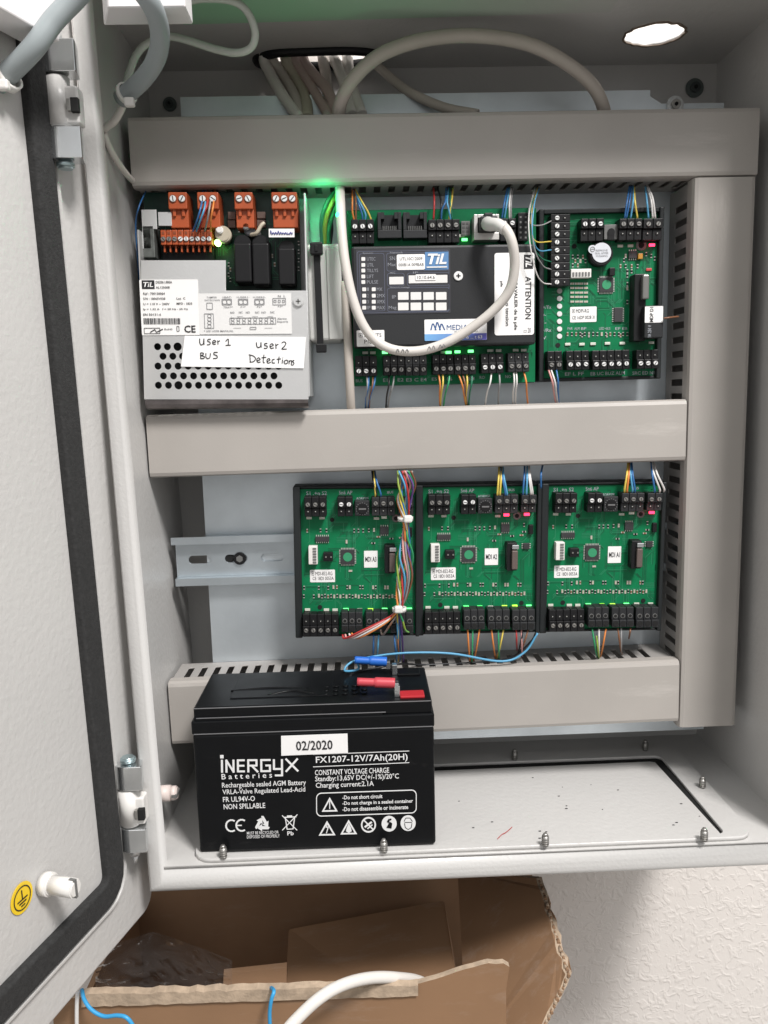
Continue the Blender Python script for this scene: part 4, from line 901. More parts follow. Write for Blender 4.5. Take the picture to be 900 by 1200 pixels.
    b = BM(); X0, X1, Z0, Z1 = Mo.rect(315, 268, 345, 278, -.050); add_box(b, X0, X1, Mo.y(-.050), Mo.y(-.0496), Z0, Z1); o = part('name_label', b, white, rt_, label='small white label handwritten in blue pen')
    b = BM()
    W = lambda fx, fz: (X0+(X1-X0)*fx, Mo.y(-.0503), Z0+(Z1-Z0)*fz)
    x = .06
    for i in range(9):
        hgt = (.8, .55, .6, .75, .6, .5, .55, .3, .6)[i]
        add_tube(b, [W(x, .35), W(x+.02, hgt), W(x+.05, .45), W(x+.07, .3), W(x+.095, .55)], .00022, 5, 3); x += .097
    part('handwriting', b, mat('blue_pen', (.04, .05, .25), .6), o)
    # rating labels
    yl = YPS-.0003
    lb = sticker(Mo, kr(22, 125, 330, 418), yl, [], name='rating_label', parent=cv)
    ys = yl-.0002
    b = BM(); a = Mo.rect(*kr(28, 128, 95, 174), ys); add_box(b, a[0], a[1], Mo.y(ys)-.0002, Mo.y(ys)-.0001, a[2], a[3]); part('logo_block', b, ink, lb)
    part('logo_lettering', text_bm('TiL', a[0]+.0010, a[1]-.0008, a[2]+.0012, a[3]-.0012, Mo.y(ys)-.0004, .012, 0, .22), white, lb)
    tb = BM()
    def tx(body, r, bold=.008, y_=ys): a = Mo.rect(*kr(*r), y_); merge(tb, text_bm(body, a[0], a[1], a[2], a[3], Mo.y(y_)-.0003, bold))
    for body, r in (('DS2061.000A', (102, 131, 188, 145)), ('AL12500B', (102, 160, 176, 172)), ('Réf : 700150064', (36, 192, 150, 205)), ('S/N : 18065V028', (36, 219, 152, 231)), ('Lot  C', (212, 218, 258, 230)), ('U = 110 V ~ 240V', (36, 247, 175, 259)), ('MFD : 1835', (212, 245, 294, 257)), ('Ip = 1,32 A   f = 50 Hz - 65 Hz', (36, 275, 272, 288)), ('EN 50131-6', (36, 303, 130, 315)), ('RoHS', (148, 382, 190, 391)), ('CE', (252, 366, 312, 404))): tx(body, r, .02 if body == 'CE' else .012)
    g = random.Random(11); u = 38
    while u < 232:
        wd = g.choice((2, 2.5, 4, 5.5)); a = Mo.rect(*kr(u, 328, u+wd, 360), ys); add_box(tb, a[0], a[1], Mo.y(ys)-.0003, Mo.y(ys)-.0002, a[2], a[3]); u += wd+g.choice((2, 3, 4))
    a = Mo.rect(*kr(40, 379, 125, 410), ys)
    add_plate(tb, rrect(*a, .0002, 1), [rrect(a[0]+.0003, a[1]-.0003, a[2]+.0003, a[3]-.0003, .0001, 1)], .0001, Matrix.Translation((0, Mo.y(ys)-.0003, 0)) @ XZ)
    add_tube(tb, [(a[0]+.004, Mo.y(ys)-.0003, a[2]+.001), (a[0]+.007, Mo.y(ys)-.0003, a[3]-.001), (a[0]+.008, Mo.y(ys)-.0003, a[2]+.001), (a[0]+.012, Mo.y(ys)-.0003, a[3]-.0008)], .0003, 5, smooth=False)
    a = Mo.rect(*kr(212, 370, 226, 398), ys); add_plate(tb, rrect(*a, .0002, 1), [rrect(a[0]+.0003, a[1]-.0003, a[2]+.0003, a[3]-.0003, .0001, 1)], .0001, Matrix.Translation((0, Mo.y(ys)-.0003, 0)) @ XZ)
    part('printed_text', tb, ink, lb)
    l2 = sticker(Mo, kr(330, 197, 818, 412), yl-.0001, [], name='wiring_label', parent=cv, m_=mat('pale_label', (.72, .715, .705), .5)); tb = BM(); y2 = yl-.0003
    for body, r in (('TAMPER', (370, 214, 424, 222)), ('DETECTION', (360, 229, 440, 237)), ('+BAT-', (452, 213, 504, 221)), ('+USER1-', (526, 213, 596, 221)), ('+USER2-', (612, 213, 682, 221)), ('N  L', (746, 206, 786, 217)), ('TBAT*', (458, 265, 508, 274)), ('F1*', (550, 264, 576, 273)), ('F2*', (636, 263, 662, 272)), ('F3*', (746, 262, 772, 270)), ('Alarme', (742, 325, 792, 335)), ('Reports', (742, 341, 800, 353)), ('* SEE USER MANUAL', (356, 391, 512, 400)), ('NO', (495, 293, 517, 304)), ('NC', (540, 292, 560, 303)), ('NO', (577, 292, 598, 303)), ('NC', (626, 292, 648, 303)), ('NO', (660, 292, 682, 303)), ('NC', (706, 291, 728, 302))): tx(body, r, .012, y2)
    def fr(r, th=.00028):
        a = Mo.rect(*kr(*r), y2); add_plate(tb, rrect(*a, .0002, 1), [rrect(a[0]+th, a[1]-th, a[2]+th, a[3]-th, .0001, 1)], .0001, Matrix.Translation((0, Mo.y(y2)-.0003, 0)) @ XZ)
    def cr_(u, v, rr=.0016):
        q = Mo.p(*k(u, v), y2); add_plate(tb, circ(q.x, q.z, rr, 14), [circ(q.x, q.z, rr-.00028, 14)], .0001, Matrix.Translation((0, Mo.y(y2)-.0003, 0)) @ XZ)
    for u in (450, 536, 622): fr((u, 226, u+53, 258)); cr_(u+15, 242); cr_(u+38, 242)
    fr((718, 222, 788, 258)); [fr((u, 232, u+14, 246)) for u in (724, 746, 768)]
    fr((492, 325, 736, 360)); [(cr_(508+k_*29.5, 334, .0011), cr_(508+k_*29.5, 350, .0011)) for k_ in range(8)]
    fr((358, 303, 408, 382)); [cr_(385, 316+k_*18, .0013) for k_ in range(4)]; fr((370, 246, 402, 282)); fr((598, 374, 632, 388))
    for r in ((512, 379, 552, 380.2), (676, 379, 716, 380.2), (500, 318, 501.2, 326), (530, 318, 560, 319.2), (610, 318, 640, 319.2), (690, 318, 720, 319.2)): a = Mo.rect(*kr(*r), y2); add_box(tb, a[0], a[1], Mo.y(y2)-.0003, Mo.y(y2)-.0002, a[2], a[3])
    part('printed_text', tb, inkg, l2)
    # handwritten paper note
    yn = YPS-.0009; P4 = [pt(216.5, 393.5, yn), pt(358.5, 395, yn), pt(356, 431.5, yn), pt(212, 429.5, yn)]
    b = BM(); add_plate(b, P4, [], .0003, Matrix.Translation((0, Mo.y(yn), 0)) @ XZ); nt_ = part('paper_note', b, mat('note_paper', (.86, .855, .85), .6), cv, label='white paper note handwritten User 1 BUS, User 2 Detections')
    b = BM(); yw = yn-.0003
    ST = [[(333, 435), (333, 455), (340, 468), (352, 462), (355, 435), (356, 468)], [(392, 438), (378, 440), (375, 448), (388, 455), (386, 466), (372, 468)], [(402, 458), (418, 452), (412, 444), (402, 450), (404, 464), (418, 464)], [(428, 445), (430, 466)], [(430, 452), (440, 446)], [(470, 450), (484, 438), (484, 470)], [(470, 471), (497, 470)],
          [(338, 510), (338, 540)], [(338, 510), (352, 512), (350, 522), (338, 524), (358, 530), (354, 540), (338, 540)], [(366, 512), (366, 532), (374, 540), (386, 536), (390, 512)], [(428, 508), (410, 508), (408, 518), (424, 526), (424, 538), (404, 540)],
          [(632, 455), (634, 474), (642, 482), (654, 476), (656, 454), (658, 482)], [(690, 460), (676, 462), (676, 470), (690, 476), (686, 486), (672, 486)], [(704, 478), (722, 470), (714, 462), (704, 470), (708, 486), (724, 484)], [(734, 462), (736, 488)], [(736, 472), (748, 464)], [(766, 458), (778, 452), (788, 460), (780, 476), (766, 490), (792, 490)],
          [(598, 522), (600, 558)], [(592, 520), (615, 526), (628, 540), (618, 556), (598, 560)], [(634, 552), (652, 546), (644, 536), (634, 546), (640, 560), (654, 558)], [(672, 520), (668, 558), (676, 562)], [(660, 536), (684, 534)], [(688, 556), (704, 548), (698, 540), (688, 548), (692, 564), (708, 560)], [(728, 544), (716, 548), (716, 562), (730, 564)], [(752, 530), (748, 566)], [(740, 544), (762, 542)], [(770, 546), (768, 566)], [(771, 536), (772, 538)],
          [(790, 548), (778, 556), (784, 568), (796, 564), (798, 552), (790, 548)], [(806, 550), (804, 570)], [(805, 558), (814, 550), (818, 556), (816, 572)], [(832, 550), (822, 554), (830, 564), (826, 574), (816, 574)]]
    for s in ST: add_tube(b, [(lambda q: (q.x, Mo.y(yw), q.z))(Mo.p(*k(*p_), yw)) for p_ in s], .00031, 5, 4)
    part('handwriting', b, ink, nt_)
    return Mo
psu = power_supply()

# ================================================================== JUNCTION BLOCK strapped beside the power supply
def junction():
    Mo = Mod('junction_block', 'light grey plastic junction block between the power supply and the controller', 'junction block', (361, 286), (401, 285), -.040)
    b = BM(); Mo.box(b, (361, 286, 400, 400), -.040, -.006, .0018); bd = part('block_body', b, mat('light_grey_plastic', (.50, .50, .48), .45, noise=.05, nscale=30), Mo.root)
    b = BM(); Mo.box(b, (384, 291, 401, 398), -.0415, -.0402, .0005); part('block_lid', b, MATS['light_grey_plastic'], Mo.root)
    b = BM()
    x0, x1, z0, z1 = Mo.rect(367, 284, 379, 405, -.044); y = Mo.y(-.044)
    tie = BM(); M_ = Mo.M
    add_box(tie, x0+.0012, x1-.0012, y+.0005, y+.0022, z0, z1, .0004); add_box(tie, x0-.0008, x1+.0008, y-.0035, y+.0022, z1-.0085, z1-.0005, .0010); add_box(tie, x0+.0024, x1-.0024, y-.0042, y-.0034, z1-.0065, z1-.0025, .0003)
    add_box(tie, x0+.0005, x1+.0006, y-.001, y+.0024, z0-.0050, z0+.0010, .0008)
    tie.transform(M_); solo('cable_tie', tie, blk, 'black cable tie strapped round the light grey junction block', 'cable tie')
junction()

# ================================================================== BATTERY
def battery():
    X0, Y0, Z0 = -.1086, -.1110, ZF+.0030; Wd, Dp, Ht = .151, .065, .0965
    M0 = Matrix.Translation((X0+Wd/2, Y0, Z0)) @ Matrix.Rotation(R(-.5), 4, 'Z')
    t = thing('battery', 'black sealed lead battery with white lettering standing on the cabinet floor', 'battery', M0)
    x0, x1 = -Wd/2, Wd/2
    A, B, C_, D = (232, 1000), (512, 991), (224, 838), (509, 829)         # front face corners in the photo
    def f(u, v):
        s, q = .5, .5
        for _ in range(30):
            pu = A[0]*(1-s)*(1-q)+B[0]*s*(1-q)+C_[0]*(1-s)*q+D[0]*s*q; pv = A[1]*(1-s)*(1-q)+B[1]*s*(1-q)+C_[1]*(1-s)*q+D[1]*s*q
            s += (u-pu)/282; q -= (v-pv)/162
        return x0+s*Wd, q*Ht
    zs = f(230, 867)[1]; zs2 = f(226, 852)[1]
    b = BM(); add_box(b, x0, x1, 0, Dp, 0, zs, .0016); part('battery_case', b, batt_m, t)
    b = BM()
    add_box(b, x0-.0004, x1+.0004, -.0004, Dp+.0004, zs+.0002, zs2, .0010)
    add_box(b, x0+.0012, x1-.0008, .0010, Dp-.001, zs2-.0005, Ht, .0012)
    add_box(b, x0+.0012, x1-.032, .0002, .002, zs2-.0005, zs2+.0022, .0006)
    lid = part('battery_lid', b, batt_m, t)
    b = BM(); ed = mat('edge_highlight', (.16, .16, .165), .28)  # pale strips paint the highlights along the lid's seam and edges
    add_box(b, x0+.001, x1-.0008, -.0007, -.0003, zs+.0004, zs+.0009); add_box(b, x0+.003, x1-.03, -.0001, .0005, zs2+.0016, zs2+.0020); add_box(b, x0+.0018, x1-.0014, .0007, .0013, Ht-.0007, Ht-.0003); part('lid_highlight', b, ed, t)
    # vent cover panel, vent pattern, terminal wells
    b = BM(); add_box(b, x0+.022, x0+.088, .014, .050, Ht-.0003, Ht+.0006, .0005)
    for i in range(5):
        for j in range(3): add_cyl(b, (x0+.083+i*.0062, .016+j*.007, Ht+.0006), 'z', .0021, .0008, 12, bev=.0003)
    for (x, y, l, a) in ((-.055, .028, .05, 3), (-.03, .018, .03, 8)): add_tube(b, [(x, y, Ht), (x+l*.5, y+.002*a/3, Ht+.0006), (x+l, y, Ht)], .0009, 6)
    part('vent_cover', b, batt_m, lid)
    for nm, y, ml in (('battery_terminal', .051, batt_m), ('battery_terminal', .010, mat('red_base', (.42, .02, .028), .35))):
        b = BM(); add_box(b, x1-.0205, x1-.005, y-.0052, y+.0052, Ht-.0002, Ht+.0016, .0006); o = part(nm, b, ml, t, label='red terminal base' if y < .02 else None)
        b = BM(); add_box(b, x1-.024, x1-.0205, y-.0024, y+.0024, Ht, Ht+.0072, .0004); part('terminal_tab', b, chrome, o)
    # the date sticker
    yf = -.0006
    b = BM(); P4 = [f(329.6, 867), f(407.5, 864.5), f(408, 886), f(329.6, 889)]; add_plate(b, [P4[3], P4[2], P4[1], P4[0]], [], .0002, Matrix.Translation((0, yf-.0006, 0)) @ XZ)
    st = part('date_sticker', b, white, t)
    def box4(u0, v0, u1, v1, tilt=-.031):
        a = f(u0, (v0+v1)/2-tilt*0); c = f(u1, (v0+v1)/2); um = (u0+u1)/2; zt_, zb_ = f(um, v0)[1], f(um, v1)[1]; return a[0], c[0], zb_, zt_
    def line(bm, body, u0, v0, u1, v1, bold=.008, y_=yf, spacing=1.0):
        """v0,v1 measured at the middle of the line"""
        a, c, z0_, z1_ = box4(u0, v0, u1, v1); merge(bm, text_bm(body, a, c, z0_, z1_, y_, bold, spacing=spacing))
    b = BM(); line(b, '02/2020', 347, 872, 390, 882.5, .015, yf-.0010); part('printed_text', b, ink, st)
    b = BM()
    for body, r, bo in (('Rechargeable sealed AGM Battery', (259.4, 918, 358.2, 925.5), .008), ('VRLA-Valve Regulated Lead-Acid', (259.9, 925.8, 357.3, 933), .008), ('FR UL94V-O', (260.3, 935, 298, 941), .012), ('NON SPILLABLE', (261, 943, 310, 949), .012), ('MUST BE RECYCLED OR', (288, 974.6, 325.5, 978), .004), ('DISPOSED OF PROPERLY', (288, 978.8, 326.7, 982.4), .004), ('Pb', (335.7, 974.8, 343.2, 979.6), .02),
                      ('FX1207-12V/7Ah(20H)', (370, 888.8, 478.4, 898.2), .012), ('CONSTANT VOLTAGE CHARGE', (368.8, 904.2, 456.5, 910.2), .010), ('Standby:13,65V DC(+/-1%)/20°C', (369, 910.8, 468, 918.6), .010), ('Charging current:2.1A', (369.7, 918.8, 438.3, 926.4), .010),
                      ('-Do not short circuit', (401, 933.6, 448.4, 938.2), .02), ('-Do not charge in a sealed container', (401, 939.8, 484.7, 945.2), .02), ('-Do not disassemble or incinerate', (401, 946.4, 479, 951.2), .02)): line(b, body, *r, bo)
    line(b, 'B a t t e r i e s', 259, 908.8, 318.4, 915, .008)
    def pol(pts, hole=None): add_plate(b, [f(*p) for p in pts], [[f(*p) for p in hole]] if hole else [], .0002, Matrix.Translation((0, yf, 0)) @ XZ)
    def stroke(pts, wpx):
        for p, q in zip(pts, pts[1:]):
            a, c = Vector(f(*p)), Vector(f(*q)); d = (c-a); 
            if d.length < 1e-6: continue
            d.normalize(); n = Vector((-d.y, d.x))*wpx*.27e-3; e = d*wpx*.2e-3
            global _k; _k += 1; y = yf-.0000015*(_k % 60)
            fs = [b.verts.new((r_.x, y, r_.y)) for r_ in (a-e+n, a-e-n, c+e-n, c+e+n)]; b.faces.new(fs)
    # big wordmark drawn as strokes: iNERGYX
    s_ = lambda u, v: (257.5+(u-345)/4.445, 888+(v-615)/4.445+(u-345)*-.0020)
    for pts in ([(355, 645), (355, 702)], [(378, 702), (378, 645), (415, 702), (415, 645)], [(470, 645), (438, 645), (438, 700), (470, 700)], [(438, 672), (468, 672)], [(492, 702), (492, 645), (535, 645), (535, 672), (492, 672)], [(512, 674), (540, 702)], [(605, 645), (560, 645), (560, 700), (605, 700), (605, 672), (585, 672)], [(626, 645), (626, 690), (668, 690)], [(668, 645), (668, 722), (634, 722)], [(690, 642), (750, 700)], [(748, 642), (690, 702)]): stroke([s_(*p) for p in pts], 2.4)
    pol([s_(*p) for p in ((346, 618), (364, 618), (364, 634), (346, 634))])
    # rules and rounded frame
    stroke([(367, 888.2), (480, 884.4)], .9); stroke([(367, 902), (480, 897.4)], .9)
    rr = rrect(370, 489, 929.5, 956.5, 6, 5); pol([(u, v-(u-430)*.03) for u, v in rr], [(u, v-(u-430)*.03) for u, v in rrect(371, 488, 930.5, 955.5, 5.2, 5)])
    def tri(u, v, w_, h_, th=.24):
        P_ = [(u-w_/2, v+h_/2), (u+w_/2, v+h_/2-.4), (u, v-h_/2)]; g_ = (u, v+h_/6); pol(P_, [(g_[0]+(p[0]-g_[0])*(1-2.6*th*.5), g_[1]+(p[1]-g_[1])*(1-2.6*th*.5)) for p in P_])
    tri(386, 944.5, 19, 16.5); stroke([(386, 940.5), (386, 949)], 1.2); stroke([(386, 951), (386, 951.6)], 1.3)
    tri(382.7, 971.5, 20, 17); stroke([(383.6, 965.5), (381.6, 970.5), (384.2, 970), (382, 977)], 1.1)
    tri(408.3, 970.3, 20, 17); pol([(408.4, 966), (411, 971), (412, 975), (408.4, 977), (405, 975), (406, 971)])
    def ring(u, v, r, ri=None): pol(circ(u, v, r, 24), circ(u, v, ri, 24) if ri else None)
    ring(431.8, 967.8, 9, 7.2); stroke([(426.5, 962.5), (437, 973)], 1.6); stroke([(428, 970), (435, 965)], 2.4); stroke([(431, 972), (436, 968)], 1.6)
    ring(456.3, 966.6, 9); ring(478.8, 966, 9)
    # CE mark
    def arc(u, v, r, a0, a1, wpx, n=12): stroke([(u+r*math.cos(R(a0+(a1-a0)*k/n)), v+r*math.sin(R(a0+(a1-a0)*k/n))) for k in range(n+1)], wpx)
    arc(270, 968.2, 6.4, -60, -300, 2); arc(282, 967.8, 6.4, -60, -300, 2); stroke([(276, 967.9), (281.5, 967.8)], 1.6)
    # recycling arrows
    for k in range(3):
        c_ = (306.4, 966.6); P0, P1, P2 = [(c_[0]+10.4*math.cos(R(-90+120*j)), c_[1]+10.4*math.sin(R(-90+120*j))) for j in (k, k+1, k+2)]
        L_ = lambda t_, n_: (P0[0]+(P1[0]-P0[0])*t_+(c_[0]-(P0[0]+P1[0])/2)*n_, P0[1]+(P1[1]-P0[1])*t_+(c_[1]-(P0[1]+P1[1])/2)*n_)
        pol([L_(.10, -.12), L_(.52, -.12), L_(.52, -.55), L_(.86, .22), L_(.52, 1.0), L_(.52, .55), L_(.18, .55), L_(.02, .30)])
    # crossed-out bin
    stroke([(332, 959), (346, 958.4)], 1.4); stroke([(333.5, 959.5), (335.5, 972.5), (342.5, 972.2), (344.5, 959.2)], 1.2); stroke([(330, 957), (347, 973.5)], 1.1); stroke([(347.5, 956), (330, 973.5)], 1.1); stroke([(336, 957.5), (341, 957.3)], 1.6)
    part('printed_text', b, whink, t)
    b = BM()
    def pold(pts): add_plate(b, [f(*p) for p in pts], [], .0002, Matrix.Translation((0, yf-.00025, 0)) @ XZ)
    pold([(453, 971), (457, 964), (460, 966), (459, 972)]); pold([(453.5, 964), (456, 960.5), (457.5, 962), (455.5, 966)]); pold(circ(458, 961.5, 1.1, 8))
    for pts in ([(474, 964), (476, 960), (481, 960), (484, 964)], [(474.5, 966), (475.5, 971), (479, 973.2), (482.5, 971), (483.5, 966)], [(474.5, 965), (483.5, 965)]):
        for p, q in zip(pts, pts[1:]):
            a, c = Vector(f(*p)), Vector(f(*q)); d = (c-a).normalized(); n = Vector((-d.y, d.x))*.00022
            b.faces.new([b.verts.new((r_.x, yf-.00025, r_.y)) for r_ in (a+n, a-n, c-n, c+n)])
    part('printed_symbol', b, batt_m, t)
    return M0, Ht, x1
_k = 0
BMX, BHT, BX1 = battery()

# ================================================================== WIRES AND CABLES
def V(*pts): return [PY(u, v, Y) for u, v, Y in pts]
def wire(color, pts, r, label, group=None, name='wire', cat='wire', mats=None, seg=7, res=6):
    if r < .00095: r *= .78
    return solo(name, add_tube(BM(), V(*pts), r, seg, res), mats or wm(color), label, cat, group)
def wires(lst, r, where, group):
    for color, extra, pts in lst: wire(color, pts, r, f'thin {color} wire, {extra.strip()}, {where}', group)
DFm = -.040
# --- above the power supply
g_ = 'thin wires dropping into the power supply'
wires([('blue', 'first from the left ', [(238, 222, -.03), (236, 240, -.054), (231, 258, -.055), (226, 271, -.048)]), ('light blue', 'second from the left ', [(241, 222, -.03), (240, 242, -.055), (234, 260, -.055), (230, 271, -.048)]),
       ('grey', 'third from the left ', [(248, 222, -.03), (246, 240, -.055), (243, 258, -.055), (240, 271, -.048)]), ('orange', 'rightmost of the group ', [(252, 222, -.03), (250, 240, -.055), (247, 258, -.055), (247, 271, -.048)]), ('red', 'half hidden behind the blue ones ', [(243, 222, -.028), (243, 238, -.053), (237, 256, -.054), (233, 271, -.047)])], .0008, 'dropping to the nine pole orange plug', g_)
wire('blue', [(171, 224, -.035), (163, 242, -.05), (159, 262, -.045), (161, 300, -.04), (163, 330, -.03)], .0006, 'blue wire hanging along the left edge of the power supply')
# --- green and yellow earth leads by the junction block
g_ = 'earth leads curving into the junction block'
for col, e, pts in (('dark green', 'outermost dark green lead', [(396, 222, -.03), (384, 236, -.036), (377, 258, -.036), (378, 288, -.03)]), ('lime', 'lime lead between two green ones', [(399, 222, -.028), (388, 240, -.038), (381, 262, -.036), (381, 288, -.03)]), ('green', 'inner green lead', [(400, 226, -.03), (392, 246, -.036), (385, 268, -.034), (384, 288, -.03)]), ('black', 'black lead', [(394, 222, -.026), (388, 250, -.030), (388, 270, -.030), (386, 288, -.026)])):
    wire(col, pts, .0016, e+' curving down to the junction block', g_)
# --- controller top
g_ = 'thin wires dropping into the controller'
wires([('orange', 'left pair, outer ', [(413, 222, -.03), (413, 235, -.042), (413, 248, -.043), (415, 258, -.042)]), ('brown', 'left pair, inner ', [(415, 222, -.03), (417, 235, -.042), (417, 248, -.043), (417, 258, -.042)]), ('blue', 'straight ', [(415, 222, -.03), (420, 238, -.042), (424, 250, -.043), (425, 258, -.042)]), ('light blue', 'leaning ', [(414, 222, -.03), (421, 236, -.042), (428, 250, -.043), (428, 258, -.042)]), ('yellow', 'most slanted ', [(416, 222, -.03), (424, 236, -.042), (431, 248, -.043), (435, 258, -.042)])], .0008, 'above the left end of the controller', g_)
wires([('red', 'leftmost ', [(508, 220, -.03), (509, 236, -.042), (508, 258, -.042)]), ('black', 'beside the red one ', [(513, 220, -.03), (517, 238, -.042), (516, 258, -.042)]), ('blue', 'first crossing ', [(523, 220, -.03), (522, 236, -.043), (518, 246, -.044), (517, 258, -.042)]), ('light blue', 'second crossing ', [(526, 220, -.03), (524, 236, -.043), (526, 246, -.044), (528, 258, -.042)]), ('dark green', 'straight ', [(527, 220, -.03), (528, 238, -.043), (530, 258, -.042)]), ('yellow', 'rightmost ', [(531, 220, -.03), (529, 238, -.043), (526, 258, -.042)])], .0008, 'above the four pole terminal', g_)
wires([('blue', 'left of two ', [(595, 220, -.03), (591, 238, -.043), (588, 257, -.042)]), ('light blue', 'right of two ', [(597, 220, -.03), (594, 238, -.043), (591, 257, -.042)]), ('white', 'first ', [(599, 220, -.03), (597, 238, -.043), (597, 257, -.042)]), ('grey', 'second ', [(601, 220, -.03), (599, 238, -.043), (599, 257, -.042)])], .0008, 'above the jack of the white cable', g_)
# --- reader board
g_ = 'thin wires sweeping into the upright terminal of the buzzer board'
wires([('grey', 'topmost ', [(629, 220, -.03), (620, 245, -.05), (622, 262, -.053), (634, 264, -.048), (646, 259, -.043)]), ('yellow', 'upper ', [(630, 220, -.03), (624, 245, -.05), (622, 268, -.054), (628, 283, -.05), (646, 283, -.043)]), ('light blue', 'middle ', [(632, 220, -.03), (626, 240, -.05), (624, 275, -.056), (631, 293, -.050), (646, 293, -.043)]), ('dark green', 'lower ', [(628, 220, -.03), (622, 248, -.05), (624, 285, -.056), (634, 302, -.05), (646, 307, -.043)]), ('white', 'lowest ', [(627, 220, -.03), (620, 250, -.052), (621, 285, -.058), (628, 318, -.056), (636, 331, -.05), (646, 333, -.043)]), ('grey', 'inner ', [(631, 220, -.03), (623, 250, -.052), (626, 290, -.056), (636, 311, -.05), (646, 316, -.043)])], .00055, 'sweeping into the upright terminal beside the buzzer', g_)
g_ = 'thin wires dropping into the buzzer board'
wires([('blue', 'first ', [(738, 218, -.03), (735, 235, -.042), (732, 256, -.042)]), ('blue', 'second ', [(740, 218, -.03), (738, 235, -.042), (734, 256, -.042)]), ('light blue', 'third ', [(742, 218, -.03), (742, 235, -.042), (739, 256, -.042)]), ('yellow', 'fourth ', [(743, 218, -.03), (744, 235, -.042), (747, 256, -.042)]), ('light blue', 'left of the white pair ', [(756, 218, -.03), (758, 235, -.042), (760, 256, -.042)]), ('white', 'left of two ', [(758, 218, -.03), (763, 235, -.042), (765, 256, -.042)]), ('white', 'right of two ', [(759, 218, -.03), (765, 233, -.042), (768, 256, -.042)])], .0008, 'above the buzzer board', g_)
# --- below the upper row
g_ = 'thin wires leaving the upper row downwards'
def dn_(lst, where):
    for color, e, u0, v0, u1, v1 in lst:
        wire(color, [(u0, v0, -.043), ((u0*2+u1)/3+1, v0+(v1-v0)*.35, -.046), ((u0+u1*2)/3, v0+(v1-v0)*.7, -.042), (u1, v1+8, -.030)], .0008, f'thin {color} wire, {e.strip()}, {where}', g_)
dn_([('grey', 'leftmost ', 430, 441, 429, 474), ('blue', 'second ', 432, 441, 428, 474), ('brown', 'third ', 437, 441, 432, 474), ('blue', 'rightmost ', 440, 441, 431, 474)], 'below the first controller terminal')
dn_([('black', 'curling ', 456, 440, 452, 474), ('grey', 'curling ', 462, 440, 454, 474)], 'below the second controller terminal')
dn_([('orange', 'left ', 514, 438, 516, 473), ('yellow', 'left ', 519, 438, 516, 473), ('green', 'leaning ', 527, 438, 519, 473), ('orange', 'right ', 537, 438, 547, 472), ('brown', 'right ', 542, 438, 548, 472), ('yellow', 'right ', 547, 438, 546, 472), ('dark green', 'right ', 553, 438, 549, 472)], 'below the middle controller terminals')
dn_([('white', 'long pale ', 576, 437, 568, 471), ('grey', 'dull ', 585, 437, 584, 471)], 'below the fifth controller terminal')
dn_([('white', 'left of two ', 602, 436, 601, 470), ('white', 'right of two ', 605, 436, 604, 470), ('orange', 'rightmost ', 614, 436, 619, 470)], 'below the last controller terminal')
dn_([('pink', 'left ', 643, 434, 652, 469), ('white', 'middle ', 646, 434, 655, 469), ('blue', 'right ', 652, 434, 655, 469)], 'below the buzzer board')
wire('brown', [(778, 373, -.05), (786, 372, -.05), (795, 371, -.044)], .0008, 'short brown wire from the labelled relay to the upright duct')
# --- lower row: top wires
g_ = 'thin wires dropping into the lower boards'
def up_(lst, where):
    for color, e, u0, v0, u1, v1 in lst:
        wire(color, [(u0, v0, -.030), ((u0*2+u1)/3, v0+(v1-v0)*.4, -.042), (u1, v1-4, -.043), (u1, v1, -.041)], .0009, f'thin {color} wire, {e.strip()}, {where}', g_)
up_([('black', 'left ', 436, 552, 441, 582), ('yellow', 'middle ', 438, 552, 440, 582), ('blue', 'right ', 439, 552, 446, 582)], 'into the top of the leftmost lower board')
up_([('yellow', 'left ', 585, 546, 583, 581), ('yellow', 'right ', 588, 546, 586, 581), ('blue', 'left ', 587, 546, 592, 581), ('light blue', 'right ', 589, 546, 594, 581)], 'into the three pole terminal of the middle lower board')
up_([('blue', 'left ', 615, 545, 613, 580), ('light blue', 'right ', 618, 545, 617, 580), ('white', 'left ', 619, 545, 622, 580), ('white', 'right ', 620, 545, 624, 580)], 'into the last top terminal of the middle lower board')
wire('blue', [(636, 545, -.03), (634, 556, -.042), (634, 572, -.04)], .0009, 'short blue wire dropping between the middle and right lower boards', g_)
up_([('yellow', 'left ', 736, 541, 732, 577), ('orange', 'right ', 738, 541, 735, 577), ('light blue', 'left ', 738, 541, 741, 577), ('blue', 'right ', 740, 541, 744, 577)], 'into the three pole terminal of the right lower board')
up_([('blue', 'first ', 763, 541, 767, 577), ('white', 'left ', 763, 541, 773, 577), ('white', 'right ', 766, 541, 778, 576)], 'into the last top terminal of the right lower board')
# --- lower row: bottom wires
g_ = 'thin wires leaving the lower boards downwards'
def lo_(lst, where):
    for color, e, u0, v0, u1, v1 in lst:
        wire(color, [(u0, v0, -.041), ((u0*2+u1)/3, v0+(v1-v0)*.4, -.043), ((u0+u1*2)/3, v0+(v1-v0)*.75, -.038), (u1, v1, -.022)], .0008, f'thin {color} wire, {e.strip()}, {where}', g_)
lo_([('orange', 'left ', 548, 737, 551, 778), ('green', 'middle ', 554, 737, 553, 780), ('orange', 'right ', 562, 737, 555, 775)], 'below the first plug of the middle lower board')
lo_([('orange', 'left ', 576, 738, 581, 772), ('yellow', 'middle ', 590, 738, 582, 772), ('green', 'right ', 584, 738, 585, 774)], 'below the second plug of the middle lower board')
lo_([('red', 'left ', 605, 738, 606, 762), ('black', 'middle ', 613, 738, 607, 766), ('brown', 'right ', 619, 738, 609, 766), ('pink', 'long ', 611, 738, 612, 770)], 'below the third plug of the middle lower board')
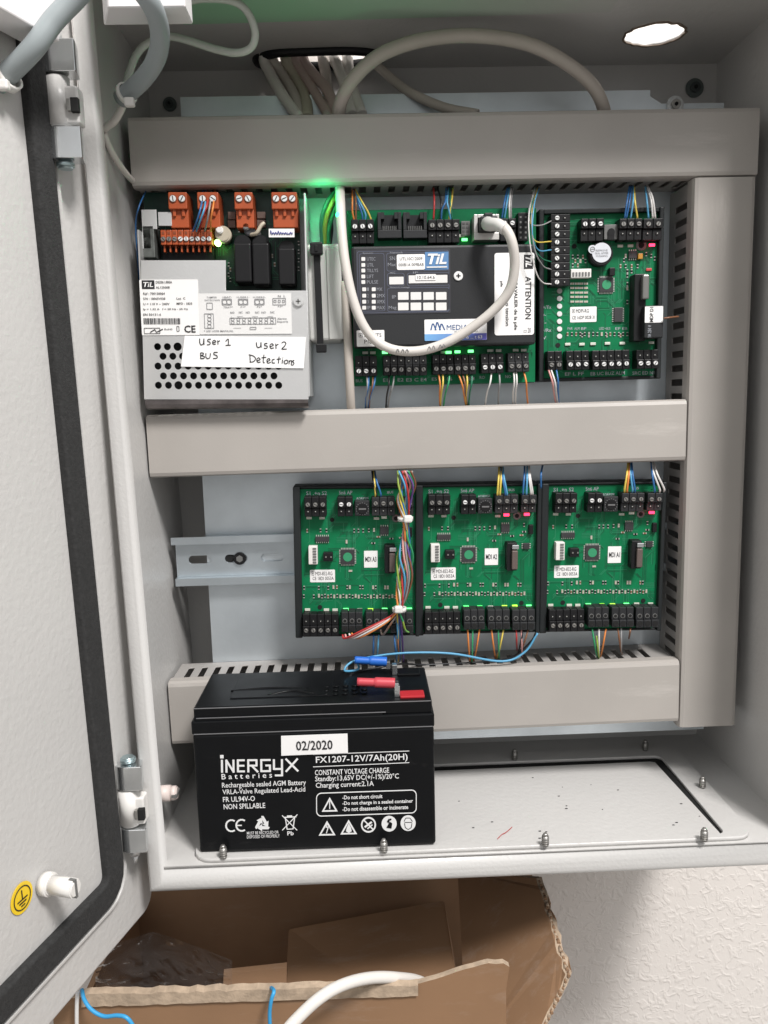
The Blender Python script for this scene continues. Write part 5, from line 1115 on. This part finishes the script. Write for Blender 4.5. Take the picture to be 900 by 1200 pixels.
lo_([('green', 'left ', 694, 737, 701, 774), ('white', 'middle ', 702, 737, 702, 774), ('orange', 'right ', 710, 737, 703, 772), ('lime', 'front ', 699, 745, 703, 775)], 'below the first plug of the right lower board')
lo_([('brown', 'left ', 724, 736, 729, 768), ('grey', 'middle ', 728, 736, 728, 768), ('brown', 'right ', 739, 736, 737, 748)], 'below the second plug of the right lower board')
lo_([('blue', 'left ', 438, 744, 437, 776), ('light blue', 'second ', 444, 744, 441, 776), ('blue', 'third ', 462, 744, 465, 775), ('brown', 'fourth ', 466, 744, 468, 775)], 'below the leftmost lower board')
# --- colourful bundle over the left lower board
g_ = 'wires of the colourful bundle'
gr = random.Random(21)
bc = ['orange', 'lime', 'white', 'light blue', 'yellow', 'pink', 'blue', 'red', 'grey', 'green', 'violet', 'brown']
pos = ['far left', 'left', 'twisted left', 'inner left', 'front', 'inner', 'middle', 'rear', 'inner right', 'twisted right', 'right', 'far right']
for i, col in enumerate(bc):
    a = gr.uniform(0, 6.28); o = (i-5.5)/5.5
    tw = gr.uniform(.8, 1.6)
    P_ = []
    for j, (uc, v, spread) in enumerate(((475, 552, 10), (476, 568, 10), (474, 585, 8.5), (476, 608, 4.2), (476, 630, 6.5), (475, 652, 10), (474, 676, 9), (471, 698, 6), (467, 714, 3.6))):
        ph = a+tw*j*1.1
        P_.append((uc+spread*(.55*o+.55*math.sin(ph)), v, -.050-.0035*math.cos(ph)))
    # tails: most fan out to the left plugs, the rest drop into the duct
    if i in (0, 2, 5, 7): P_ += [(456-i, 727, -.052), (436-i*2, 740, -.052), (418-i*2, 748, -.049), (412-i*1.5, 742+i*.3, -.046)]
    elif i in (9, 1): P_ += [(472, 728, -.05), (475, 738, -.048), (479, 741, -.046)]
    elif i in (11, 8): P_ += [(460, 728, -.052), (452, 740, -.05), (448, 744, -.046), (446, 738, -.044)]
    else: P_ += [(467+o*3, 730, -.047), (468+o*4, 748, -.042), (468+o*6, 775, -.025)]
    wire(col, P_, .0009, f'{col} wire, {pos[i]} in the twisted bundle over the left lower board', g_)
def tie_ring(c, r, ax_dir, label, m_=whitep, w_=.0028, head=None):
    d = Vector(ax_dir).normalized(); n = d.orthogonal().normalized(); bb = d.cross(n); b = BM()
    def ringv(rr, o): return [b.verts.new(Vector(c)+d*o+(n*math.cos(2*math.pi*k/20)+bb*math.sin(2*math.pi*k/20))*rr) for k in range(20)]
    R4 = [ringv(r, -w_/2), ringv(r+.0011, -w_/2), ringv(r+.0011, w_/2), ringv(r, w_/2)]
    for i in range(4):
        for k in range(20): f = b.faces.new((R4[i][k], R4[i][(k+1) % 20], R4[(i+1) % 4][(k+1) % 20], R4[(i+1) % 4][k])); f.smooth = i in (1, 3)
    h = Vector(head) if head else Vector(c)+Vector((.001, -r-.002, 0))
    add_box(b, h.x-.0028, h.x+.0028, h.y-.0024, h.y+.0020, h.z-.0024, h.z+.0024, .0010)
    return solo('cable_tie', b, m_, label, 'cable tie')
c = PY(475, 608, -.050); tie_ring(c, .0042, (0, 0, 1), 'upper white cable tie around the colourful wire bundle', head=PY(478, 608, -.0565))
c = PY(468, 714, -.050); tie_ring(c, .0038, (0, 0, 1), 'lower white cable tie around the colourful wire bundle', head=PY(467, 714, -.0560))
# --- white network cable looping over the controller, plug and boot
nc = thing('network_cable', 'thick white network cable looping over the charcoal controller cover into the metal jack', 'cable', PY(572, 272, -.05))
b = BM(); add_tube(b, V((574, 263, -.0625), (590, 266, -.072), (600, 284, -.074), (603, 312, -.070), (597, 340, -.066), (578, 364, -.062), (550, 386, -.0585), (522, 402, -.0565), (492, 411, -.0560), (462, 410, -.0560), (440, 399, -.0565), (424, 378, -.0575), (412, 345, -.0575), (404, 305, -.056), (400, 265, -.052), (399, 238, -.046), (398, 215, -.034)), .0031, 14, 8); part('cable_jacket', b, mat('ivory_cable', (.62, .585, .545), .45, noise=.06, nscale=40), nc, True)
b = BM(); add_tube(b, V((571, 262, -.0500), (574, 263, -.0625), (583, 263.5, -.069), (592, 269, -.073)), .0042, 14, 6, radii=lambda t: .0046-.0010*t); part('plug_boot', b, mat('boot_rubber', (.58, .57, .55), .5), nc, True)
p = PY(571, 263, -.047); b = BM(); add_box(b, p.x-.0055, p.x+.0055, -.0545, -.038, p.z-.0045, p.z+.0038, .0006); add_box(b, p.x-.0028, p.x+.0028, -.0530, -.046, p.z+.0038, p.z+.0062, .0006); part('plug', b, blk2, nc, True)
b = BM()
for i, u in enumerate((466, 472, 477, 503, 508, 516, 520)):
    q = PY(u, 411.2-abs(u-482)*.02-(u-482)*.13*(u > 490), -.0593); add_tube(b, [q+Vector((-.001, 0, -.0012)), q+Vector((0, -.0001, .0012)), q+Vector((.001, 0, -.0008))], .00022, 5, 3)
part('pen_marks', b, inkg, nc, True)
wire(None, [(404, 330, -.040), (407, 380, -.042), (409, 430, -.044), (411, 470, -.040), (412, 490, -.030)], .0030, 'beige cable running straight down behind the white network cable', name='cable', cat='cable', mats=cable_b, seg=12)
# --- cables through the slot in the top panel
g_ = 'cables coming through the slot'
for i, (pts, r, m_, lb_) in enumerate(([[(308, 60, .021), (316, 85, .014), (331, 112, -.004), (352, 140, -.02)], .0032, cable_w, 'pale cable, leftmost of those coming through the slot'], [[(318, 62, .024), (330, 85, .016), (345, 112, -.002), (352, 140, -.02)], .0028, cable_b, 'beige cable second from left coming through the slot'], [[(334, 62, .026), (346, 90, .016), (357, 115, 0), (360, 140, -.02)], .0036, mat('straw_cable', (.40, .37, .29), .5), 'straw coloured cable through the slot'], [[(344, 62, .022), (358, 90, .010), (376, 120, -.008), (388, 140, -.02)], .0028, mat('dusty_pink_cable', (.44, .34, .31), .5), 'dusty pink cable slanting right through the slot'], [[(354, 62, .018), (365, 84, .010), (383, 105, -.004), (396, 135, -.02)], .003, mat('dusty_pink_cable', (.44, .34, .31), .5), 'second dusty pink cable bending right through the slot'], [[(378, 62, .022), (382, 88, .016), (384, 112, .002), (384, 140, -.02)], .0032, cable_b, 'straight beige cable in the middle of the slot'], [[(391, 60, .018), (396, 78, .010), (404, 100, -.004), (412, 135, -.02)], .0032, cable_w, 'bright white cable right of the middle of the slot'], [[(407, 60, .018), (409, 82, .010), (413, 104, -.004), (424, 135, -.02)], .0032, cable_w, 'bright white cable at the right of the slot'])):
    P0 = PZ(pts[0][0], pts[0][1], ZC); P0 = PZ(pts[0][0], max(63, pts[0][1]), ZC)
    wv = [Vector((P0.x, P0.y+.0015, ZC+.05)), Vector((P0.x, P0.y+.0015, ZC+.002))]+V(*pts[1:])
    solo('cable', add_tube(BM(), wv, r*1.22, 10, 6), m_, lb_, 'cable', g_)
wire(None, [(394, 150, -.030), (400, 118, -.040), (418, 88, -.046), (450, 62, -.048), (500, 46, -.046), (560, 42, -.044), (620, 52, -.042), (665, 75, -.040), (694, 100, -.036), (707, 126, -.030), (710, 150, -.02)], .0043, 'beige cable arching high from the slot towards the right above the top duct', name='cable', cat='cable', mats=cable_b, seg=14)
wire(None, [(432, 66, .020), (452, 86, .010), (480, 108, -.004), (520, 126, -.014), (560, 134, -.024)], .0032, 'beige cable sloping down right from the end of the slot', name='cable', cat='cable', mats=cable_b, seg=12)
# --- battery leads with push-on connectors
def lead(label, color, cm, tab, cdir, path, L=.018):
    t = thing('battery_lead', label, 'wire', tab)
    tx_ = tab; b = BM(); add_tube(b, [tx_, tx_+cdir*.006, tx_+cdir*L*.55, tx_+cdir*L*.62, tx_+cdir*L], .0035, 12, 6, radii=lambda q: .0033 if q < .5 else .0026); part('push_on_sleeve', b, cm, t, True)
    b = BM(); add_tube(b, [tx_+cdir*(L-.001)]+path, .0008, 8, 8); part('wire', b, wm(color), t, True)
    b = BM(); add_box(b, tx_.x-.0005, tx_.x+.0022, tx_.y-.003, tx_.y+.003, tx_.z-.0045, tx_.z+.0008, .0003); part('spade', b, chrome, t, True)
tabr = BMX @ Vector((BX1-.0235, .010, BHT+.0085)); tabb = BMX @ Vector((BX1-.0275, .051, BHT+.0090))
lead('red insulated connector with a black lead on the battery terminal', 'black', redin, tabr, Vector((-1, .04, .06)).normalized(), V((420, 803, -.075), (412, 790, -.058), (445, 782, -.045), (470, 778, -.042), (500, 779, -.030), (560, 776, -.03), (600, 770, -.034), (622, 752, -.038), (628, 742, -.040)), .024)
lead('blue insulated connector with a light blue lead on the battery terminal', 'light blue', bluein, tabb, Vector((-1, .02, .08)).normalized(), V((420, 784, -.056), (404, 786, -.060), (412, 776, -.056), (440, 769, -.050), (480, 765, -.048), (530, 766, -.046), (588, 775, -.042), (615, 764, -.04), (630, 742, -.040)), .022)

# --- thick grey cable from the door into the cabinet, with thinner ones
wire(None, [(-10, 104, -.170), (12, 84, -.176), (40, 55, -.180), (62, 25, -.178), (84, 2, -.176), (112, -24, -.176), (146, -26, -.172), (174, 0, -.164), (187, 34, -.146), (184, 66, -.128), (168, 92, -.112), (142, 116, -.098)], .0050, 'thick grey cable looping from the door into the top of the cabinet', name='cable', cat='cable', mats=cable_g, seg=18)
tie_ring(PY(148, 110, -.101), .0052, (PY(168, 92, -.112)-PY(142, 116, -.098)), 'white cable tie round the end of the thick grey cable inside the cabinet', w_=.0024, head=PY(152, 120, -.108))
tie_ring(PY(10, 92, -.174), .0054, (PY(12, 84, -.176)-PY(-10, 104, -.170)), 'white cable tie round the thick grey cable at the door', w_=.0040, head=PY(4, 100, -.180))
wire(None, [(146, 113, -.099), (143, 126, -.093), (134, 142, -.088), (122, 152, -.084), (116, 172, -.074)], .0021, 'white inner cable leaving the thick grey cable below its tie', name='cable', cat='cable', mats=cable_w, seg=10)
wire(None, [(122, 156, -.085), (128, 172, -.080), (138, 190, -.070), (150, 206, -.055), (160, 216, -.036)], .0019, 'thin white cable dropping behind the left end of the top duct', name='cable', cat='cable', mats=cable_w, seg=10)
wire(None, [(205, 12, -.10), (216, 3, -.10), (240, -2, -.098), (272, 1, -.094), (290, 14, -.090), (299, 38, -.086), (294, 56, -.082), (276, 62, -.078), (250, 57, -.074), (222, 48, -.072), (198, 43, -.070), (174, 50, -.070), (160, 64, -.072), (152, 84, -.076), (147, 104, -.084)], .0022, 'thin pale cable making a round loop under the green strip', name='cable', cat='cable', mats=mat('pale_green_cable', (.52, .55, .50), .45), seg=10)
# white plastic trunking ends hanging at the top
def trunk(label, r, Y0, dep, skew):
    a, c = PY(r[0], r[3], Y0), PY(r[2], r[3], Y0); zt = PY(r[0], r[1], Y0).z
    b = BM(); add_prism(b, [(a.x+skew, Y0), (c.x, Y0), (c.x, Y0+dep), (a.x-skew, Y0+dep)], a.z, zt+.02, 'xy', bev=.0006); solo('plastic_trunking', b, mat('trunking_white', (.76, .74, .74), .45), label, 'trunking')
trunk('white plastic trunking end hanging over the top left of the opening', (117, -40, 217, 9), -.150, .020, .004)
b = BM(); q = PD(17, 22, .02); add_box(b, q.x-.03, q.x+.0135, .0002+.004, .022, q.z, q.z+.07, .0008); b.transform(DM); solo('plastic_trunking', b, MATS['trunking_white'], 'white plastic trunking end fixed at the top of the open door', 'trunking')

# ================================================================== GREEN INDICATOR (lit) under the top duct
p = PY(386, 224, -.050)
b = BM(); q = PY(396.5, 252, -.0515); add_cyl(b, q, 'y', .0016, .003, 14, bev=.0006)
o = solo('indicator_lamp', b, mat('lit_indicator', (.1, .9, .4), .4, emit=10, ecol=(.02, 1, .32)), 'small glowing green indicator lamp on the left side of the white network cable', 'indicator lamp')
gl = bpy.data.lights.new('green_glow', 'POINT'); gl.color = (.02, 1, .30); gl.energy = .013; gl.shadow_soft_size = .002
go = bpy.data.objects.new('green_glow', gl); COL.objects.link(go); go.location = PY(377, 228, -.0505)
for u, v, e in ((766, 287, .0006), (617.5, 604, .0004), (593.5, 605, .0002), (766, 599, .0006), (475, 606, .0002)):
    rl = bpy.data.lights.new('red_glow', 'POINT'); rl.color = (1, .03, .08); rl.energy = e; rl.shadow_soft_size = .001
    ro = bpy.data.objects.new('red_glow', rl); COL.objects.link(ro); ro.location = PY(u, v, -.046)

# ================================================================== CARDBOARD BOX under the cabinet
def poly_panel(bm, pts, n_off, mi=0, mi_edge=1):
    """a bent sheet: list of quads' outline points, thickened along n_off"""
    n = Vector(n_off); A = [bm.verts.new(p) for p in pts]; B = [bm.verts.new(Vector(p)+n) for p in pts]
    f = bm.faces.new(A); f.material_index = mi; f = bm.faces.new(list(reversed(B))); f.material_index = mi
    for i in range(len(pts)):
        f = bm.faces.new((A[i], B[i], B[(i+1) % len(pts)], A[(i+1) % len(pts)])); f.material_index = mi_edge
bx = thing('cardboard_box', 'large torn open brown cardboard box under the cabinet', 'box', Vector((-.02, -.06, -.64)))
YFp = -.150; YBp = .030
rg = random.Random(8)
def torn(u0, u1, vf, n, Y, amp=1.3): return [PY(u0+(u1-u0)*i/n, vf(u0+(u1-u0)*i/n)+rg.uniform(-amp, amp), Y) for i in range(n+1)]
# front panel with torn edge
top_e = torn(60, 590, lambda u: 1169-.028*(u-100)-(.27*min(u-470, 98) if u > 470 else 0), 60, YFp, .8)
xl, xr2 = top_e[0].x, top_e[-1].x
b = BM(); pts = top_e+[PY(597, 1133, YFp), PY(593, 1160, YFp), Vector((PY(594, 1210, YFp).x, YFp, -.45)), Vector((xr2, YFp, -.64)), Vector((xl, YFp, -.64))]
poly_panel(b, pts, (0, .004, 0)); bmesh.ops.recalc_face_normals(b, faces=list(b.faces)); part('front_flap', b, [card, card_t], bx, True)
# folded liner lip just under the torn edge
b = BM(); P1 = torn(95, 490, lambda u: 1166-.028*(u-100), 44, YFp-.0012, 1.6); P2 = torn(95, 490, lambda u: 1180-.032*(u-100), 44, YFp-.0016, .7)
for i in range(44):
    vs = [b.verts.new(p) for p in (P1[i], P1[i+1], P2[i+1], P2[i])]; b.faces.new(vs)
    vs = [b.verts.new(p+Vector((0, .005, .0005))) for p in (P1[i], P1[i+1])]+[b.verts.new(p) for p in (P1[i+1], P1[i])]; b.faces.new(vs)
bmesh.ops.remove_doubles(b, verts=list(b.verts), dist=1e-6)
part('torn_edge', b, card_t, bx, True)
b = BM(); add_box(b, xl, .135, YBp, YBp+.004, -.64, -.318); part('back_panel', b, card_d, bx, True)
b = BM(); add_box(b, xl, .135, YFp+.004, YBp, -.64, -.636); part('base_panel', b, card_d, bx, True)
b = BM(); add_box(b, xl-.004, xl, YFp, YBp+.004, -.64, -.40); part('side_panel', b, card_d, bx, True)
# right side panel rising to the raised flap with its corrugated edge
q1, q2, q3, q4, q5 = PY(536, 1020, .016), PY(628, 1030, -.045), PY(662, 1143, -.125), None, None
_n = (q2-q1).cross(q3-q1).normalized()
def PN(u, v): d = ray(u, v); return CAM+d*((q1-CAM).dot(_n)/d.dot(_n))
q4, q5 = PN(628, 1215), PN(548, 1240)
b = BM(); edge = [q2.lerp(q3, i/14)+Vector((rg.uniform(-.0012, .0012), 0, rg.uniform(-.001, .001))) for i in range(15)]+[q3.lerp(q4, i/10)+Vector((rg.uniform(-.001, .001), 0, 0)) for i in range(1, 11)]
poly_panel(b, [q1]+edge+[q5], (.0046, .0015, 0)); bmesh.ops.triangulate(b, faces=[f for f in b.faces if len(f.verts) > 4]); bmesh.ops.recalc_face_normals(b, faces=list(b.faces))
fl = part('side_flap', b, [card, card_t], bx, True)
b = BM()
for i in range(60):
    t_ = i/59; P = q2.lerp(q3, t_) if t_ < .66 else q3
    if t_ < .66: P = q2.lerp(q3, t_/.66)
    else: P = q3.lerp(q4, (t_-.66)/.34)
    P = P+Vector((.0022, .0005, 0)); add_cyl(b, P+Vector((rg.uniform(-.0004, .0004), 0, rg.uniform(-.0005, .0005))), 'y', rg.uniform(.0006, .0013), .0036, 7, mi=i % 2)
part('corrugation', b, [card_t, card_d], fl, True)
# smaller box inside
t2 = thing('small_box', 'smaller plain brown cardboard box standing inside the large torn box', 'box', PY(430, 1160, -.03))
b = BM(); a0, a1, a2 = PY(338, 1088, .004), PY(520, 1054, .004), PY(536, 1152, -.070); a3 = PY(334, 1158, -.070)
dn2 = (a2-a1); dn2.normalize()
bk = (a1-a0).cross(a2-a1).normalized()*.045; bk = bk if bk.y > 0 else -bk
lowL, lowR = a3+dn2*.06, a2+dn2*.06
vs = [a0, a1, lowR, lowL]; A = [b.verts.new(p) for p in vs]; Bv = [b.verts.new(p+bk) for p in vs]
b.faces.new(A); b.faces.new(list(reversed(Bv)))
for i in range(4): b.faces.new((A[i], Bv[i], Bv[(i+1) % 4], A[(i+1) % 4]))
bmesh.ops.recalc_face_normals(b, faces=list(b.faces)); bmesh.ops.bevel(b, geom=list(b.edges), offset=.0012, segments=2, affect='EDGES')
part('box_body', b, card, t2, True)
b = BM(); e0, e1 = PY(262, 1142, -.06), PY(336, 1134, -.06); poly_panel(b, [e0, e1, e1+Vector((0, -.04, -.06)), e0+Vector((0, -.04, -.06))], (0, .003, .002), 0, 0); bmesh.ops.recalc_face_normals(b, faces=list(b.faces)); solo('cardboard_piece', b, card, 'loose brown cardboard piece left of the small box inside the torn box', 'cardboard')
# crumpled clear film
fm = bpy.data.materials.new('clear_film'); fm.use_nodes = True; t_ = fm.node_tree; t_.nodes.clear()
tr_ = t_.nodes.new('ShaderNodeBsdfTransparent'); gl_ = t_.nodes.new('ShaderNodeBsdfGlossy'); mx_ = t_.nodes.new('ShaderNodeMixShader'); fz_ = t_.nodes.new('ShaderNodeLayerWeight'); mo_ = t_.nodes.new('ShaderNodeOutputMaterial')
tr_.inputs[0].default_value = (.93, .93, .93, 1); gl_.inputs['Roughness'].default_value = .22; fz_.inputs[0].default_value = .035
df_ = t_.nodes.new('ShaderNodeBsdfTranslucent'); df2 = t_.nodes.new('ShaderNodeBsdfDiffuse'); m2 = t_.nodes.new('ShaderNodeMixShader'); m3 = t_.nodes.new('ShaderNodeMixShader'); m2.inputs[0].default_value = .5; m3.inputs[0].default_value = .045
t_.links.new(df_.outputs[0], m2.inputs[1]); t_.links.new(df2.outputs[0], m2.inputs[2]); t_.links.new(tr_.outputs[0], m3.inputs[1]); t_.links.new(m2.outputs[0], m3.inputs[2])
t_.links.new(fz_.outputs['Fresnel'], mx_.inputs[0]); t_.links.new(m3.outputs[0], mx_.inputs[1]); t_.links.new(gl_.outputs[0], mx_.inputs[2]); t_.links.new(mx_.outputs[0], mo_.inputs[0])
b = BM(); rg2 = random.Random(4); nx, nz = 60, 34; grid = []
from mathutils import noise as mnoise
for j in range(nz+1):
    row = []
    for i in range(nx+1):
        s_, q_ = i/nx, j/nz
        u = 112+160*s_; top_v = 1092+60*abs(s_-.42)**1.1; v = top_v+(1172-top_v)*q_
        Yv = -.075-.045*q_+.022*abs(mnoise.noise((s_*4.5+q_*2, q_*3-s_*2, 1)))+.012*abs(mnoise.noise((s_*9-q_*5, q_*7+s_*5, 4)))
        row.append(b.verts.new(PY(u, v, Yv)))
    grid.append(row)
for j in range(nz):
    for i in range(nx): f = b.faces.new((grid[j][i], grid[j][i+1], grid[j+1][i+1], grid[j+1][i])); f.smooth = True
solo('plastic_film', b, fm, 'crumpled clear plastic film inside the torn cardboard box', 'plastic film')
# cables hanging in front of the box
wire(None, [(330, 1215, -.19), (346, 1196, -.185), (374, 1170, -.178), (402, 1154, -.168), (434, 1146, -.155), (466, 1146, -.142), (496, 1152, -.125), (520, 1175, -.11)], .0034, 'thick white cable bending over the torn edge into the cardboard box', name='cable', cat='cable', mats=cable_w, seg=14)
wire('light blue', [(96, 1160, -.150), (99, 1172, -.158), (108, 1184, -.162), (122, 1191, -.164), (138, 1190, -.166), (150, 1194, -.168), (162, 1212, -.168)], .0012, 'light blue wire curling in front of the cardboard box below the door corner', mats=mat('sky_blue_wire', (.04, .32, .62), .4))
wire('light blue', [(312, 1159, -.140), (318, 1158, -.150), (321, 1162, -.158), (318, 1172, -.160), (316, 1188, -.160), (317, 1212, -.160)], .0012, 'light blue wire hanging over the middle of the torn cardboard edge', mats=mat('sky_blue_wire', (.04, .32, .62), .4))
wire('white', [(91, 1160, -.152), (90, 1180, -.156), (90, 1212, -.158)], .0012, 'thin white wire hanging straight down beside the door corner')
# dirt specks on the gland plate
b = BM(); rg3 = random.Random(2)
for i in range(20):
    u, v = rg3.uniform(530, 820), rg3.uniform(900, 984); q = PZ(u, v, ZF+.0019); s_ = rg3.uniform(.0003, .0009); a_ = 0
    add_box(b, q.x-s_, q.x+s_, q.y-s_*.4, q.y+s_*.4, ZF+.0019, ZF+.0022)
part('dirt_specks', b, ink, cab, True)
solo('red_thread', add_tube(BM(), [PZ(u, v, ZF+.0024) for u, v in ((583, 983), (588, 978), (592, 976), (597, 972), (600, 969))], .00024, 5, 4), wm('red'), 'tiny curled red thread lying on the cabinet floor', 'thread')
